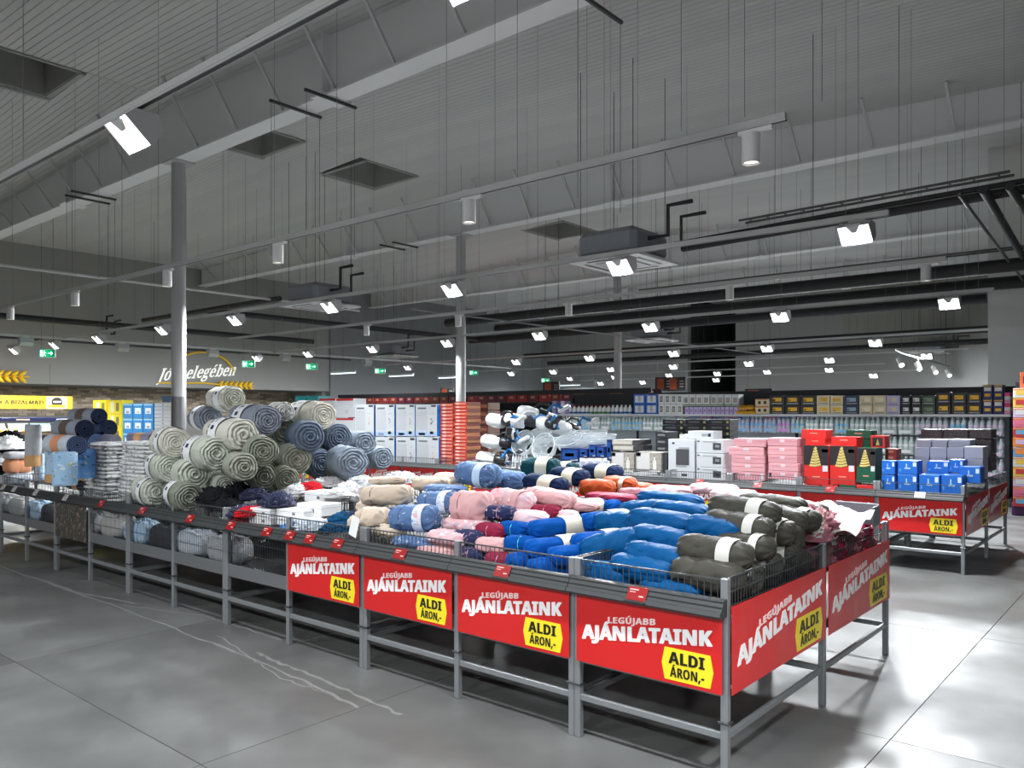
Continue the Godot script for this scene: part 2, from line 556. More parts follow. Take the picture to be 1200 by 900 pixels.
func build_lamps() -> void:
	var names := ["nearest track", "second track", "third track", "fourth track", "fifth track", "sixth track", "seventh track", "eighth track", "farthest track"]
	# track: v, u of its right and left end, kind of lamp, u of the lamps
	var rows := [
		[2.33, -5.0, 19.0, "flood", [-2.9, -0.3, 2.17, 5.11]],
		[5.15, 2.0, 30.0, "can", [2.24, 4.84, 7.77, 10.32, 13.28, 16.09]],
		[8.25, 2.2, 26.0, "flood", [2.5, 5.23, 8.06, 10.91, 13.84, 16.73, 19.9, 22.54, 25.44]],
		[11.15, 2.3, 19.0, "can", [2.53, 5.18, 8.13, 10.77, 13.51]],
		[14.4, 2.3, 24.0, "flood", [2.92, 5.7, 8.42, 11.32, 14.28, 17.18, 20.14, 22.9]],
		[21.2, 2.5, 24.6, "flood", [3.13, 5.96, 8.76, 11.61, 14.63, 17.69, 20.28, 23.19]],
		[27.2, 5.0, 25.6, "flood", [6.14, 9.09, 11.91, 14.91, 17.72, 20.64, 22.99]],
		[33.2, 9.0, 25.6, "flood", [11.11, 13.71, 16.01, 18.42, 21.42, 24.12]],
		[33.9, 8.0, 24.0, "flood", [9.6, 16.4, 20.25, 22.7]]]
	for r in rows.size():
		var v: float = rows[r][0]
		var hang: float = TRACK_H if r < 8 else 3.145
		track("t", "slim grey ceiling track carrying the lamps, " + ["nearest one, crossing the top left corner", "second from the front, carrying cylinder downlights", "third from the front, carrying floodlights", "fourth from the front, carrying cylinder downlights", "fifth from the front, above the second offer table", "sixth from the front, above the drinks shelf", "seventh from the front, far behind the shelf", "eighth from the front, near the far wall", "ninth and farthest, before the far wall"][r], rows[r][1], rows[r][2], v, hang + 0.145, 2.8)
		var us: Array = rows[r][4]
		for i in us.size():
			var u: float = us[i]
			if rows[r][3] == "flood":
				var e: float = FLOOD * (1.0 if r > 0 else [0.8, 0.7, 0.26, 0.25][i])
				flood(P(u, hang, v), "grey box floodlight, %s from the right on the %s, counted from the front" % [ordn(i), names[r]], e, 0.0, 0.3 if r == 0 else 0.55)
			else:
				can(P(u, TRACK_H, v), "white cylinder downlight, %s from the right on the %s, counted from the front" % [ordn(i), names[r]], CAN)
	# the same floodlights over the aisle behind the viewer
	track("t", "slim grey ceiling track behind the viewer, over the front aisle", -3.0, 9.5, -2.0, TRACK_H + 0.145, 2.8)
	for i in 4:
		flood(P(-1.5 + 3.0 * i, TRACK_H, -2.0), "grey box floodlight over the front aisle, %s from the right, behind the viewer" % ordn(i), FLOOD * 0.32, PI, 1.0)
	# wall washers before the bakery, on a track that runs away from the viewer
	var t := thing("lighting_track", "long thin light track running away along the bakery front", "light track", P(22.0, TRACK_H + 0.12, 13.0))
	part(t, "rail", box_mesh(Vector3(0.06, 0.05, 26.0)), mat(165, 165, 163, 0.45))
	for k in 6:
		part(t, "suspension_rod", rod_mesh(3.4, 0.005, 5), mat(60, 60, 60, 0.6), Vector3(0, 1.7, -12 + k * 4.8))
	var w := [143.0, 334.0, 30.0, 249.0, 430.0]
	var wl := ["above the yellow banner", "above the blue upright mats", "at the far left edge", "beside the bakery sign", "right of the last bakery lamp"]
	for i in w.size():
		var at := on_u(w[i], 423.0, 22.0)
		at.y = TRACK_H - 0.02
		var f := flood(at, "grey box floodlight turned to the bakery wall, " + wl[i], 7.0, -PI / 2)
	# angled spots over the right end of the drinks shelf
	var b := B.new()
	b.lathe([Vector2(0.0, -0.09), Vector2(0.045, -0.09), Vector2(0.045, 0.09), Vector2(0.0, 0.09)], 14, Transform3D.IDENTITY, false)
	var head := b.done()
	b = B.new()
	b.lathe([Vector2(0.0, -0.092), Vector2(0.04, -0.092)], 14)
	var disc := b.done()
	var t2 := thing("lighting_track", "short dark track of tilted spotlights before the back right wall", "light track")
	var ra := on_h(1048, 421, 3.05) + Vector3(0, 0.25, 0)
	var rb := on_h(1113, 437.6, 3.05) + Vector3(0, 0.25, 0)
	b = B.new()
	b.tube([ra, on_h(1055, 424, 3.05) + Vector3(0, 0.25, 0), on_h(1076, 429, 3.05) + Vector3(0, 0.25, 0), on_h(1095, 433, 3.05) + Vector3(0, 0.25, 0), rb], 0.03, 4)
	part(t2, "rail", b.done(), mat(90, 90, 92, 0.5))
	for k in 4:
		part(t2, "suspension_rod", rod_mesh(3.1, 0.006, 5), mat(60, 60, 60, 0.6), ra.lerp(rb, 0.1 + 0.27 * k) + Vector3(0, 1.55, 0))
	var sp := [[1055, 424], [1076, 429], [1095, 433], [1111, 437]]
	for i in sp.size():
		var at := on_h(sp[i][0], sp[i][1], 3.05)
		var s := thing("spotlight", "small tilted white spotlight, %s from the left over the drinks shelf" % ordn(i), "spotlight", at, 0.0, "tilted spotlights at the back right")
		var bs := Basis(Vector3.FORWARD, -0.6) * Basis(Vector3.RIGHT, -0.7)
		part(s, "head", head, mat(200, 200, 200, 0.5), Vector3.ZERO, bs.scaled(Vector3.ONE * 1.6))
		part(s, "lamp_disc", disc, glow(Color(1, 1, 0.97), 2.0), bs * Vector3(0, -0.004, 0), bs.scaled(Vector3.ONE * 1.6))
		part(s, "bracket", rod_mesh(0.22, 0.012, 6), mat(120, 120, 120, 0.5), Vector3(0, 0.12, 0))
		lamp_light(bs * Vector3(0, -0.17, 0), Vector3(-0.55 + 0.2 * i, -0.2, -1.0), [60.0, 40.0, 22.0, 8.0][i], 42.0, s, 0.05)

func build_shell() -> void:
	var grey := ramp([[0.0, Color8(88, 88, 88)], [0.35, Color8(99, 99, 98)], [0.6, Color8(105, 105, 104)], [1.0, Color8(118, 118, 117)]])
	var fine := noise_tex(0.006, grey, 1024, 6, FastNoiseLite.TYPE_SIMPLEX_SMOOTH, 3)
	var fm := []
	for i in 3:
		var m := textured("concrete%d" % i, fine, 0.42, 0.16, true)
		m.uv1_offset = Vector3(0.37 * i, 0.0, 0.61 * i)
		m.albedo_color = [Color8(255, 255, 255), Color8(244, 244, 244), Color8(250, 250, 249)][i]
		var rt := noise_tex(0.012, ramp([[0.2, Color(0.32, 0.32, 0.32)], [0.8, Color(0.6, 0.6, 0.6)]]), 512, 4, FastNoiseLite.TYPE_SIMPLEX_SMOOTH, 9)
		if i == 0:
			meshes.rough_map = rt
		m.roughness = 1.0
		m.roughness_texture = meshes.rough_map
		fm.append(m)
	# floor: poured slabs with saw-cut joints near by, one slab beyond
	var b := B.new()
	b.box(Vector3(-13, -0.16, -20), Vector3(52, 0.3, 52))
	var fl := struct("floor", b.done(), mat(28, 28, 28, 0.9))
	rng.seed = 5
	for i in range(-5, 8):
		for k in range(-3, 8):
			var s := Vector3(2.315, 0.01, 2.315)
			part(fl, "floor_slab", box_mesh(s), fm[rng.randi() % 3], P(3.43 + 2.32 * (i + 0.5), -0.005, 1.87 + 2.32 * (k + 0.5)))
	b = B.new()
	b.box(P(29.5, -0.005, 7.6), Vector3(15.5, 0.01, 25.5))
	b.box(P(13.0, -0.005, 31.7), Vector3(48, 0.01, 22.5))
	part(fl, "floor_slab", b.done(), fm[0])
	# chalky scuff marks along the table front and at the aisle corner
	var sc := StandardMaterial3D.new()
	sc.albedo_color = Color(0.78, 0.78, 0.77, 0.26)
	sc.transparency = BaseMaterial3D.TRANSPARENCY_ALPHA
	sc.roughness = 0.8
	var runs := [[[0, 663], [60, 685], [110, 702], [180, 727], [240, 751], [290, 770], [360, 800], [420, 830]], [[40, 676], [90, 694], [160, 708]], [[300, 765], [330, 778], [380, 797], [470, 838]], [[905, 640], [1000, 655], [1075, 662], [1128, 672]], [[255, 745], [330, 795], [400, 818]], [[110, 705], [240, 722], [330, 750]]]
	for q in runs.size():
		b = B.new()
		var prev: Array = []
		var r: Array = runs[q]
		for k in 40:
			var f := k / 39.0 * (r.size() - 1)
			var i0 := mini(int(f), r.size() - 2)
			var a := on_h(lerpf(r[i0][0], r[i0 + 1][0], f - i0), lerpf(r[i0][1], r[i0 + 1][1], f - i0), 0.0)
			var w := (0.012 if q < 4 else 0.006) * (0.4 + rng.randf())
			a.z += rng.randf_range(-0.012, 0.012)
			var now := [a + Vector3(0, 0.0012, -w), a + Vector3(0, 0.0012, w)]
			if prev:
				b.face([prev[0], prev[1], now[1], now[0]], Vector3.UP)
			prev = now
		part(fl, "scuff_mark", b.done(), sc)
	# walls
	var wallm := mat(190, 190, 187, 0.85)
	var wy := 3.8
	struct("wall_front", box_mesh(Vector3(52, 8.2, 0.3)), wallm, P(13, 4.0, -6.0))
	struct("wall_right", box_mesh(Vector3(0.3, 8.2, 50)), wallm, P(-11.0, 4.0, 19))
	struct("wall_left", box_mesh(Vector3(0.3, 8.2, 50)), mat(205, 205, 205, 0.85), P(34.15, 4.0, 19))
	struct("wall_left_rear", box_mesh(Vector3(0.3, 7.2, 14.3)), mat(128, 130, 132, 0.85), P(27.1, 3.4, 27.5))
	b = B.new()
	# far wall with the dark opening of the back room left of the ribbed sheet
	var ua := -on_v(862, 400, BACK).x
	var ub := -on_v(806, 400, BACK).x
	b.box(P((ua - 11) / 2, 4.0, BACK + 0.15), Vector3(ua + 11, 8.2, 0.3))
	b.box(P((ub + 34.3) / 2, 4.0, BACK + 0.15), Vector3(34.3 - ub, 8.2, 0.3))
	b.box(P((ua + ub) / 2, 7.9, BACK + 0.15), Vector3(ub - ua, 0.8, 0.3))
	struct("wall_back", b.done(), mat(140, 140, 138, 0.85))
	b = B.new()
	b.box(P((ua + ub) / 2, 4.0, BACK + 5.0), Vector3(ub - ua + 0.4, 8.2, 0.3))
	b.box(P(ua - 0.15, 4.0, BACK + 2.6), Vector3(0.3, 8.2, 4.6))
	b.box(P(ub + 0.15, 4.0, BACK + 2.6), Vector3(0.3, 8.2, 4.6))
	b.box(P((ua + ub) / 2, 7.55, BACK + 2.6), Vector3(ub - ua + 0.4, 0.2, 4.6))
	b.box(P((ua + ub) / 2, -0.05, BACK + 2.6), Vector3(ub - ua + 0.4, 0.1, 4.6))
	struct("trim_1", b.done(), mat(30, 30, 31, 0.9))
	# sheet cladding with upright ribs on the far wall
	b = B.new()
	var u0 := -on_v(1150, 400, BACK - 0.1).x
	var u1 := -on_v(985, 400, BACK - 0.1).x
	var nr := int((u1 - u0) / 0.3)
	for i in nr:
		b.box(P(u0 + 0.3 * i + 0.15, 5.45, BACK - 0.01), Vector3(0.25, 2.7, 0.02))
	struct("trim_2", b.done(), mat(138, 136, 128, 0.8))
	struct("wall_side", box_mesh(Vector3(14.0, 7.6, 0.3)), mat(200, 200, 196, 0.85), P(-4.0, 3.6, 18.3))
	struct("wall_return", box_mesh(Vector3(0.3, 7.6, 16.4)), mat(150, 150, 148, 0.85), P(2.85, 3.6, 26.4))
	# bakery bulkhead: a box hanging from the roof over the bread counter, open below
	b = B.new()
	b.box(P(27.15, 4.85, 7.2), Vector3(0.3, 4.7, 26.4))
	b.box(P(30.6, 2.6, 7.2), Vector3(6.8, 0.2, 26.4))
	b.box(P(30.6, 3.6, 20.25), Vector3(6.8, 7.2, 0.3))
	struct("wall_bakery", b.done(), mat(142, 142, 139, 0.8))
	struct("wall_bakery_back", box_mesh(Vector3(0.2, 2.6, 26)), mat(150, 148, 145, 0.8), P(29.4, 1.3, 7.0))
	var br := B.new()
	br.box(Vector3.ZERO, Vector3(0.04, 0.075, 0.27))
	var mm := MultiMesh.new()
	mm.transform_format = MultiMesh.TRANSFORM_3D
	mm.use_colors = true
	mm.mesh = br.done()
	mm.instance_count = 12 * 48
	for i in 12:
		for k in 48:
			var id := i * 48 + k
			mm.set_instance_transform(id, Transform3D(Basis.IDENTITY, P(29.28 - rng.randf() * 0.02, 1.56 + i * 0.08, 9.2 + k * 0.28 + (0.14 if i % 2 else 0.0) - 2.0)))
			var tone := rng.randf_range(0.25, 0.62)
			mm.set_instance_color(id, Color(tone, tone * 0.82, tone * 0.62))
	var mi := MultiMeshInstance3D.new()
	mi.name = "brick_facing"
	mi.multimesh = mm
	var brm := StandardMaterial3D.new()
	brm.vertex_color_use_as_albedo = true
	brm.roughness = 0.8
	mi.material_override = brm
	mi.set_meta("kind", "stuff")
	get_node("wall_bakery_back").add_child(mi)
	mi.position = -get_node("wall_bakery_back").position
	# roof deck: ribbed sheets in strips on both slopes, open at the skylights
	b = B.new()
	for sgn: float in [-1.0, 1.0]:
		var L := 25.0 if sgn < 0 else 20.5
		b.box(P(14.0 + sgn * L / 2, CEIL_RIDGE + 0.75 - 0.04 * L / 2, 20), Vector3(L + 0.02, 0.1, 54), Basis(Vector3.BACK, sgn * 0.04))
	var ce := struct("ceiling", b.done(), mat(120, 120, 120, 0.9))
	var lights := [[4.35, 5.5], [8.75, 9.85], [11.6, 13.05], [19.0, 20.7]]
	var deck := [mat(188, 188, 186, 0.75), mat(186, 186, 184, 0.75), mat(190, 190, 187, 0.75)]
	var nstrip := 0
	var v := -5.9
	while v < 42.0:
		var pitch := 0.36 if v < 24.0 else 0.54
		var spans := [[-11.0, 14.0], [14.0, 34.0]]
		for s in lights:
			if v + pitch > s[0] and v < s[1]:
				spans = [[-11.0, 14.0], [15.5, 34.0]]
		for s in spans:
			var uc: float = (s[0] + s[1]) / 2.0
			var L: float = s[1] - s[0]
			var bb := "strip%.2f_%.2f" % [L, pitch]
			if not meshes.has(bb):
				var q := B.new()
				for rib in 3:
					q.box(Vector3(0, 0.0, (rib - 1) * pitch / 3.0), Vector3(L, 0.02, pitch / 3.0 - 0.009))
				q.box(Vector3(0, 0.018, 0), Vector3(L, 0.02, pitch + 0.01))
				meshes[bb] = q.done()
			part(ce, "ceiling_panel", meshes[bb], deck[nstrip % 3 if nstrip % 5 else 1], P(uc, ceil_at(uc) + 0.01, v + pitch / 2), Basis(Vector3.BACK, 0.04 * signf(uc - 14.0)))
			nstrip += 1
		v += pitch
	for i in lights.size():
		var a: float = lights[i][0]
		var c: float = lights[i][1]
		var q := B.new()
		var h := 0.62
		var y := CEIL_RIDGE + h / 2 - 0.03
		q.box(P(14.02, y, (a + c) / 2), Vector3(0.05, h, c - a))
		q.box(P(15.5, y, (a + c) / 2), Vector3(0.05, h, c - a + 0.1))
		q.box(P(14.77, y, a - 0.02), Vector3(1.55, h, 0.05))
		q.box(P(14.77, y, c + 0.02), Vector3(1.55, h, 0.05))
		q.box(P(14.77, CEIL_RIDGE + h, (a + c) / 2), Vector3(1.6, 0.05, c - a + 0.1))
		var w := struct("window_%d" % (i + 1), q.done(), mat(150, 150, 146, 0.8))
		var fr := B.new()
		fr.box(P(15.56, CEIL_RIDGE - 0.06, (a + c) / 2), Vector3(0.09, 0.03, c - a + 0.2))
		fr.box(P(14.8, CEIL_RIDGE - 0.03, a - 0.06), Vector3(1.55, 0.03, 0.09))
		fr.box(P(14.8, CEIL_RIDGE - 0.03, c + 0.06), Vector3(1.55, 0.03, 0.09))
		part(w, "window_frame", fr.done(), mat(150, 150, 147, 0.7))
	# steel frames: tapered web between roof and bottom flange, stiffeners and fly braces
	var steel := mat(216, 216, 216, 0.6)
	var cols := [[13.96, 7.18], [14.15, 14.75], [14.4, 22.5], [14.3, 30.0]]
	var bl := ["nearest", "second", "third", "fourth"]
	for i in cols.size():
		var bv: float = cols[i][1]
		var t := thing("roof_beam", "long grey steel roof beam with slanting braces, %s from the front" % bl[i], "beam", P(14, 0, bv))
		t.set_meta("kind", "structure")
		b = B.new()
		var y0 := 6.16
		var wl := [[-10.8, 14.0], [14.0, 33.9]]
		for w in wl:
			var ca := ceil_at(w[0])
			var cb := ceil_at(w[1])
			var x0: float = 14 - w[0]
			var x1: float = 14 - w[1]
			for s: float in [-1.0, 1.0]:
				b.face([Vector3(x0, y0, s * 0.012), Vector3(x1, y0, s * 0.012), Vector3(x1, cb, s * 0.012), Vector3(x0, ca, s * 0.012)], Vector3(0, 0, s))
		part(t, "web", b.done(), steel)
		part(t, "bottom_flange", box_mesh(Vector3(44.8, 0.03, 0.34)), mat(218, 218, 218, 0.55), Vector3(14 - 11.6, y0, 0))
		for u: float in [1.2, 9.5, 18.6]:
			part(t, "stiffener", box_mesh(Vector3(0.02, ceil_at(u) - y0, 0.32)), steel, Vector3(14 - u, (ceil_at(u) + y0) / 2, 0))
			part(t, "flange_plate", box_mesh(Vector3(0.3, 0.03, 0.5)), mat(218, 218, 218, 0.55), Vector3(14 - u, y0 - 0.01, 0))
		for k in 26:
			var u := -6.0 + 1.27 * k
			var a := Vector3(14 - u, y0 + 0.05, 0.13)
			var c := Vector3(14 - u, ceil_at(u) - 0.01, 0.75)
			if absf(u - 14.0) < 0.5 or u > 26.5:
				continue
			var q := B.new()
			q.tube([a, c], 0.03, 4)
			part(t, "fly_brace", q.done(), mat(185, 185, 183, 0.5))
	for i in 3:
		var t := thing("steel_column", ["round grey steel column rising behind the rolled duvets", "round grey steel column beyond the white heater cartons", "round grey steel column behind the drinks shelf"][i], "column", P(cols[i][0], 0, cols[i][1]))
		t.set_meta("kind", "structure")
		b = B.new()
		b.lathe([Vector2(0.125, 1.9), Vector2(0.125, 6.14)], 28)
		part(t, "shaft", b.done(), mat(164, 164, 164, 0.6))
		b = B.new()
		b.lathe([Vector2(0.13, 0.0), Vector2(0.13, 1.9)], 28)
		part(t, "protective_sleeve", b.done(), mat(118, 118, 120, 0.35, 0.6))
		part(t, "cap_plate", box_mesh(Vector3(0.42, 0.03, 0.42)), mat(176, 176, 176, 0.55), Vector3(0, 6.13, 0))
	build_services()

func pipe(called: String, label: String, cat: String, pts: Array, r: float, m: Material, hang := 3.0) -> Node3D:
	var t := thing(called, label, cat)
	var b := B.new()
	b.tube(pts, r, 10)
	part(t, "pipe", b.done(), m)
	for i in pts.size() - 1:
		var L: float = pts[i].distance_to(pts[i + 1])
		if absf(pts[i].y - pts[i + 1].y) > 0.5:
			continue
		for k in int(L / hang):
			var p: Vector3 = pts[i].lerp(pts[i + 1], (k + 0.5) * hang / L)
			var h: float = snappedf(maxf(0.2, ceil_at(-p.x) - p.y), 0.05)
			part(t, "hanger_rod", rod_mesh(h, 0.004, 5), mat(88, 88, 88, 0.6), p + Vector3(0, h / 2, 0))
	return t

func cable_tray(label: String, a: Vector3, c: Vector3, m: Material) -> void:
	var t := thing("cable_tray", label, "cable tray")
	var d := (c - a).normalized()
	var s := Vector3(d.z, 0, -d.x) * 0.1
	var b := B.new()
	b.tube([a + s, c + s], 0.02, 4)
	b.tube([a - s, c - s], 0.02, 4)
	var n := int(a.distance_to(c) / 0.25)
	for i in n:
		var p := a.lerp(c, (i + 0.5) / n)
		b.tube([p - s, p + s], 0.01, 4, false)
	part(t, "ladder", b.done(), m)
	for i in int(a.distance_to(c) / 2.5):
		var p := a.lerp(c, (i + 0.5) * 2.5 / a.distance_to(c))
		var h := snappedf(ceil_at(-p.x) - p.y, 0.05)
		part(t, "hanger_rod", rod_mesh(h, 0.004, 5), mat(88, 88, 88, 0.6), p + Vector3(0, h / 2, 0))

func build_services() -> void:
	var black := mat(24, 24, 25, 0.6)
	var dk := mat(40, 40, 42, 0.6)
	pipe("insulated_pipe", "thick black insulated pipe running from the right edge to the air unit", "pipe", [on_h(1290, 196, 4.2), on_h(1200, 222, 4.2), on_h(1040, 249, 4.2), on_h(800, 291, 4.2)], 0.06, black, 2.0)
	pipe("insulated_pipe", "thinner black pipe lying along the thick black pipe at right", "pipe", [on_h(1290, 186, 4.3), on_h(1200, 212, 4.3), on_h(1040, 240, 4.3), on_h(790, 286, 4.3)], 0.035, black, 2.0)
	cable_tray("perforated dark cable tray above the black pipe at right", on_h(1186, 203, 4.4), on_h(870, 260, 4.4), mat(70, 70, 70, 0.6))
	pipe("steel_pipe", "grey steel pipe with black clamps slanting down at the right edge", "pipe", [on_h(1124, 228, 4.15), on_h(1200, 330, 4.0)], 0.022, mat(90, 90, 92, 0.4, 0.5), 9.0)
	pipe("black_duct", "left one of two black ducts slanting down at the right edge", "duct", [on_h(1152, 222, 4.1), on_h(1225, 345, 4.1)], 0.05, black, 9.0)
	pipe("black_duct", "right one of two black ducts slanting down at the right edge", "duct", [on_h(1183, 218, 4.1), on_h(1240, 305, 4.1)], 0.05, black, 9.0)
	var w := [["black insulated pipe above the fourth light track", 15.1, 4.0, -3.0, 15.0, 0.11], ["black pipe below the long black duct, above the fifth light track", 17.1, 4.0, -3.0, 15.0, 0.12], ["black pipe running close under the fifth light track", 19.2, 4.0, 3.2, 18.0, 0.11], ["dark pipe high before the far wall", 24.5, 3.85, 3.2, 20.0, 0.1], ["dark pipe low before the far wall", 28.6, 3.85, 3.2, 22.0, 0.09], ["black pipe passing behind the nearest column", 9.65, 4.0, 14.5, 20.6, 0.06]]
	for q in w:
		pipe("insulated_pipe", q[0], "pipe", [P(q[3], q[2], q[1]), P(q[4], q[2], q[1])], q[5], black, 2.6)
	cable_tray("dark cable tray over the fourth light track", P(1.6, 4.25, 15.0), P(9.0, 4.25, 15.0), mat(75, 75, 75, 0.6))
	pipe("insulated_pipe", "black pipe running away along the left side of the hall", "pipe", [P(22.3, 4.0, 3.0), P(22.4, 4.0, 16.2)], 0.08, black, 2.6)
	pipe("insulated_pipe", "black pipe running away behind the first column", "pipe", [P(17.5, 4.0, 9.7), P(17.6, 4.0, 20.0)], 0.07, black, 2.6)
	pipe("conduit", "thin white conduit running away at upper left", "conduit", [P(14.65, 4.0, 3.5), P(14.8, 4.0, 12.0)], 0.025, mat(185, 185, 183, 0.5), 2.0)
	pipe("conduit", "thin grey conduit running away before the bakery", "conduit", [P(25.0, 3.7, 3.0), P(25.2, 3.7, 20.0)], 0.03, dk, 3.0)
	pipe("conduit", "thin grey conduit running away across the middle of the hall", "conduit", [P(12.5, 3.8, 11.5), P(12.0, 3.8, 30.0)], 0.02, mat(120, 120, 120, 0.5), 3.0)
	# cassette air units
	var ac := [[730, 308, 4.0, 1.15, "large grey ceiling air unit above the middle of the hall"], [375, 359, 4.0, 1.15, "grey ceiling air unit left of the middle column"], [764, 399, 3.9, 1.1, "small looking ceiling air unit before the dark opening"], [463, 418, 3.7, 1.1, "far ceiling air unit left of the middle column"], [1090, 414, 3.9, 1.1, "far ceiling air unit before the ribbed wall"], [115, 400, 4.0, 1.2, "ceiling air unit above the bakery at left"]]
	for q in ac:
		var at := on_h(q[0], q[1], q[2])
		var s: float = q[3]
		var t := thing("air_unit", q[4], "air unit", at)
		part(t, "case", box_mesh(Vector3(s * 0.92, 0.42, s * 0.92), 0.08), mat(122, 124, 130, 0.6), Vector3(0, 0.24, 0))
		part(t, "grille_panel", box_mesh(Vector3(s * 1.12, 0.05, s * 1.12), 0.01), mat(196, 196, 194, 0.5))
		part(t, "intake", box_mesh(Vector3(s * 0.55, 0.02, s * 0.55), 0.005), mat(165, 165, 165, 0.5), Vector3(0, -0.028, 0))
		for k in 4:
			var bs := ry(k * PI / 2)
			part(t, "air_slot", box_mesh(Vector3(s * 0.62, 0.02, 0.07), 0.005), mat(45, 45, 46, 0.5), bs * Vector3(0, -0.02, s * 0.42), bs)
		var b := B.new()
		b.tube([Vector3(s * 0.46, 0.3, 0.1), Vector3(s * 0.75, 0.3, 0.1), Vector3(s * 0.75, 0.75, 0.1), Vector3(s * 1.1, 0.75, 0.1)], 0.035, 8)
		b.tube([Vector3(s * 0.46, 0.2, -0.1), Vector3(s * 0.85, 0.2, -0.1), Vector3(s * 0.85, 0.6, -0.1), Vector3(s * 1.2, 0.6, -0.1)], 0.03, 8)
		part(t, "pipework", b.done(), black)
		for k in 4:
			var h := snappedf(ceil_at(-at.x) - at.y - 0.4, 0.05)
			part(t, "hanger_rod", rod_mesh(h, 0.006, 5), mat(70, 70, 70, 0.6), Vector3((1 if k & 1 else -1) * s * 0.42, 0.4 + h / 2, (1 if k & 2 else -1) * s * 0.42))
	# slotted channels under the beams with wire pairs
	var ch := [[347, 128], [388, 116], [110, 229], [103, 234], [703, 9], [460, 290], [475, 287]]
	for i in ch.size():
		var at := on_h(ch[i][0], ch[i][1], 6.1)
		var t := thing("hanger_channel", "short slotted steel channel with drop rods under a roof beam, " + ["nearer pair, left one", "nearer pair, right one", "far left pair, right one", "far left pair, left one", "alone at the top middle", "behind the middle, left one", "behind the middle, right one", "right of the middle", "near the right edge"][i], "channel", at, 0.0, "slotted channels under the roof beams")
		part(t, "channel", box_mesh(Vector3(0.04, 0.04, 0.9), 0.004), mat(70, 70, 70, 0.5, 0.5))
		for s: float in [-0.42, 0.42]:
			part(t, "drop_rod", rod_mesh(2.2, 0.004, 5), mat(92, 92, 92, 0.6), Vector3(0, -1.1, s))
	rng.seed = 71
	# loose drop wires that hang from the roof to the tracks and pipes
	for i in 40:
		var px := 122.0 + 27.0 * i + rng.randf_range(-9, 9)
		var vv: float = [5.15, 8.25, 11.15, 14.6, 15.1, 17.1][rng.randi() % 6]
		var at := on_v(px, 300, vv)
		var top := ceil_at(-at.x)
		var L := snappedf(top - 3.6, 0.1)
		solo("drop_wire", "thin dark wire hanging straight down from the roof, %s from the left" % ordn(i), "wire", rod_mesh(L, 0.0025, 5), mat(112, 112, 112, 0.6), Vector3(at.x, top - L / 2, at.z), Basis.IDENTITY, "drop wires under the roof")

# ================= offer tables =================
var steel_post: StandardMaterial3D
var wire_m: StandardMaterial3D

func wire_panel(w: float, h: float, pitch: float, bars: int, r := 0.0022) -> ArrayMesh:   # upright wires with cross wires, in the xy plane
	var key := "wire%.3f,%.3f,%.3f,%d" % [w, h, pitch, bars]
	if not meshes.has(key):
		var b := B.new()
		var n := int(w / pitch)
		for i in n + 1:
			var x := -w / 2 + w * i / n
			b.tube([Vector3(x, -h / 2, 0), Vector3(x, h / 2, 0)], r, 4, false)
		for k in bars:
			var y := h / 2 - k * h / maxi(1, bars - 1)
			b.tube([Vector3(-w / 2, y, r), Vector3(w / 2, y, r)], r * (2.2 if k == 0 else 1.2), 4)
		meshes[key] = b.done()
	return meshes[key]

func red_sheet() -> StandardMaterial3D:
	if not mats.has("red_sheet"):
		var m := StandardMaterial3D.new()
		m.albedo_color = Color8(212, 34, 34)
		m.roughness = 0.22
		m.normal_enabled = true
		m.normal_texture = noise_tex(0.004, null, 512, 2, FastNoiseLite.TYPE_SIMPLEX_SMOOTH, 21, true)
		m.normal_scale = 0.5
		m.uv1_triplanar = true
		m.uv1_world_triplanar = true
		m.uv1_scale = Vector3.ONE * 1.3
		mats["red_sheet"] = m
	return mats["red_sheet"]

func banner(par: Node3D, at: Vector3, bs: Basis, w: float, h: float, whole := true) -> void:
	var s := part(par, "banner", box_mesh(Vector3(w, h, 0.004), 0.0015), red_sheet(), at, bs)
	if not whole:
		return
	var white := mat(250, 249, 249, 0.35)
	var k := 0.13
	part(s, "headline", fit_text("LEGÚJABB", w * 0.335, h * 0.14, 0.5, k), mat(246, 222, 220, 0.35), Vector3(-w * 0.09, h * 0.235, 0.003))
	part(s, "headline", fit_text("AJÁNLATAINK", w * 0.9, h * 0.325, 1.15, k), white, Vector3(-w * 0.005, h * 0.075, 0.003))
	var bw := w * 0.33
	var bh := h * 0.43
	if not meshes.has("badge%.3f" % w):
		var b := B.new()
		var o := [Vector2(-bw * 0.44, -bh / 2), Vector2(bw * 0.44, -bh / 2), Vector2(bw / 2, 0), Vector2(bw * 0.44, bh / 2), Vector2(-bw * 0.44, bh / 2), Vector2(-bw / 2, 0)]
		b.smooth(false)
		b.face(o.map(func(p): return Vector3(p.x, p.y, 0.0015)), Vector3(0, 0, 1))
		for i in 6:
			var p: Vector2 = o[i]
			var q: Vector2 = o[(i + 1) % 6]
			b.face([Vector3(p.x, p.y, 0), Vector3(q.x, q.y, 0), Vector3(q.x, q.y, 0.0015), Vector3(p.x, p.y, 0.0015)], Vector3(p.x + q.x, p.y + q.y, 0))
		meshes["badge%.3f" % w] = b.done()
	var c := Vector3(w * 0.285, -h * 0.235, 0.002)
	part(s, "price_badge", meshes["badge%.3f" % w], mat(248, 224, 40, 0.35), c)
	part(s, "badge_lettering", fit_text("ALDI", bw * 0.7, bh * 0.37, 0.9, 0.02), mat(22, 20, 20, 0.4), c + Vector3(-bw * 0.01, bh * 0.21, 0.002))
	part(s, "badge_lettering", fit_text("ÁRON,-", bw * 0.66, bh * 0.44, 0.2, 0.02), mat(22, 20, 20, 0.4), c + Vector3(0, -bh * 0.215, 0.002))

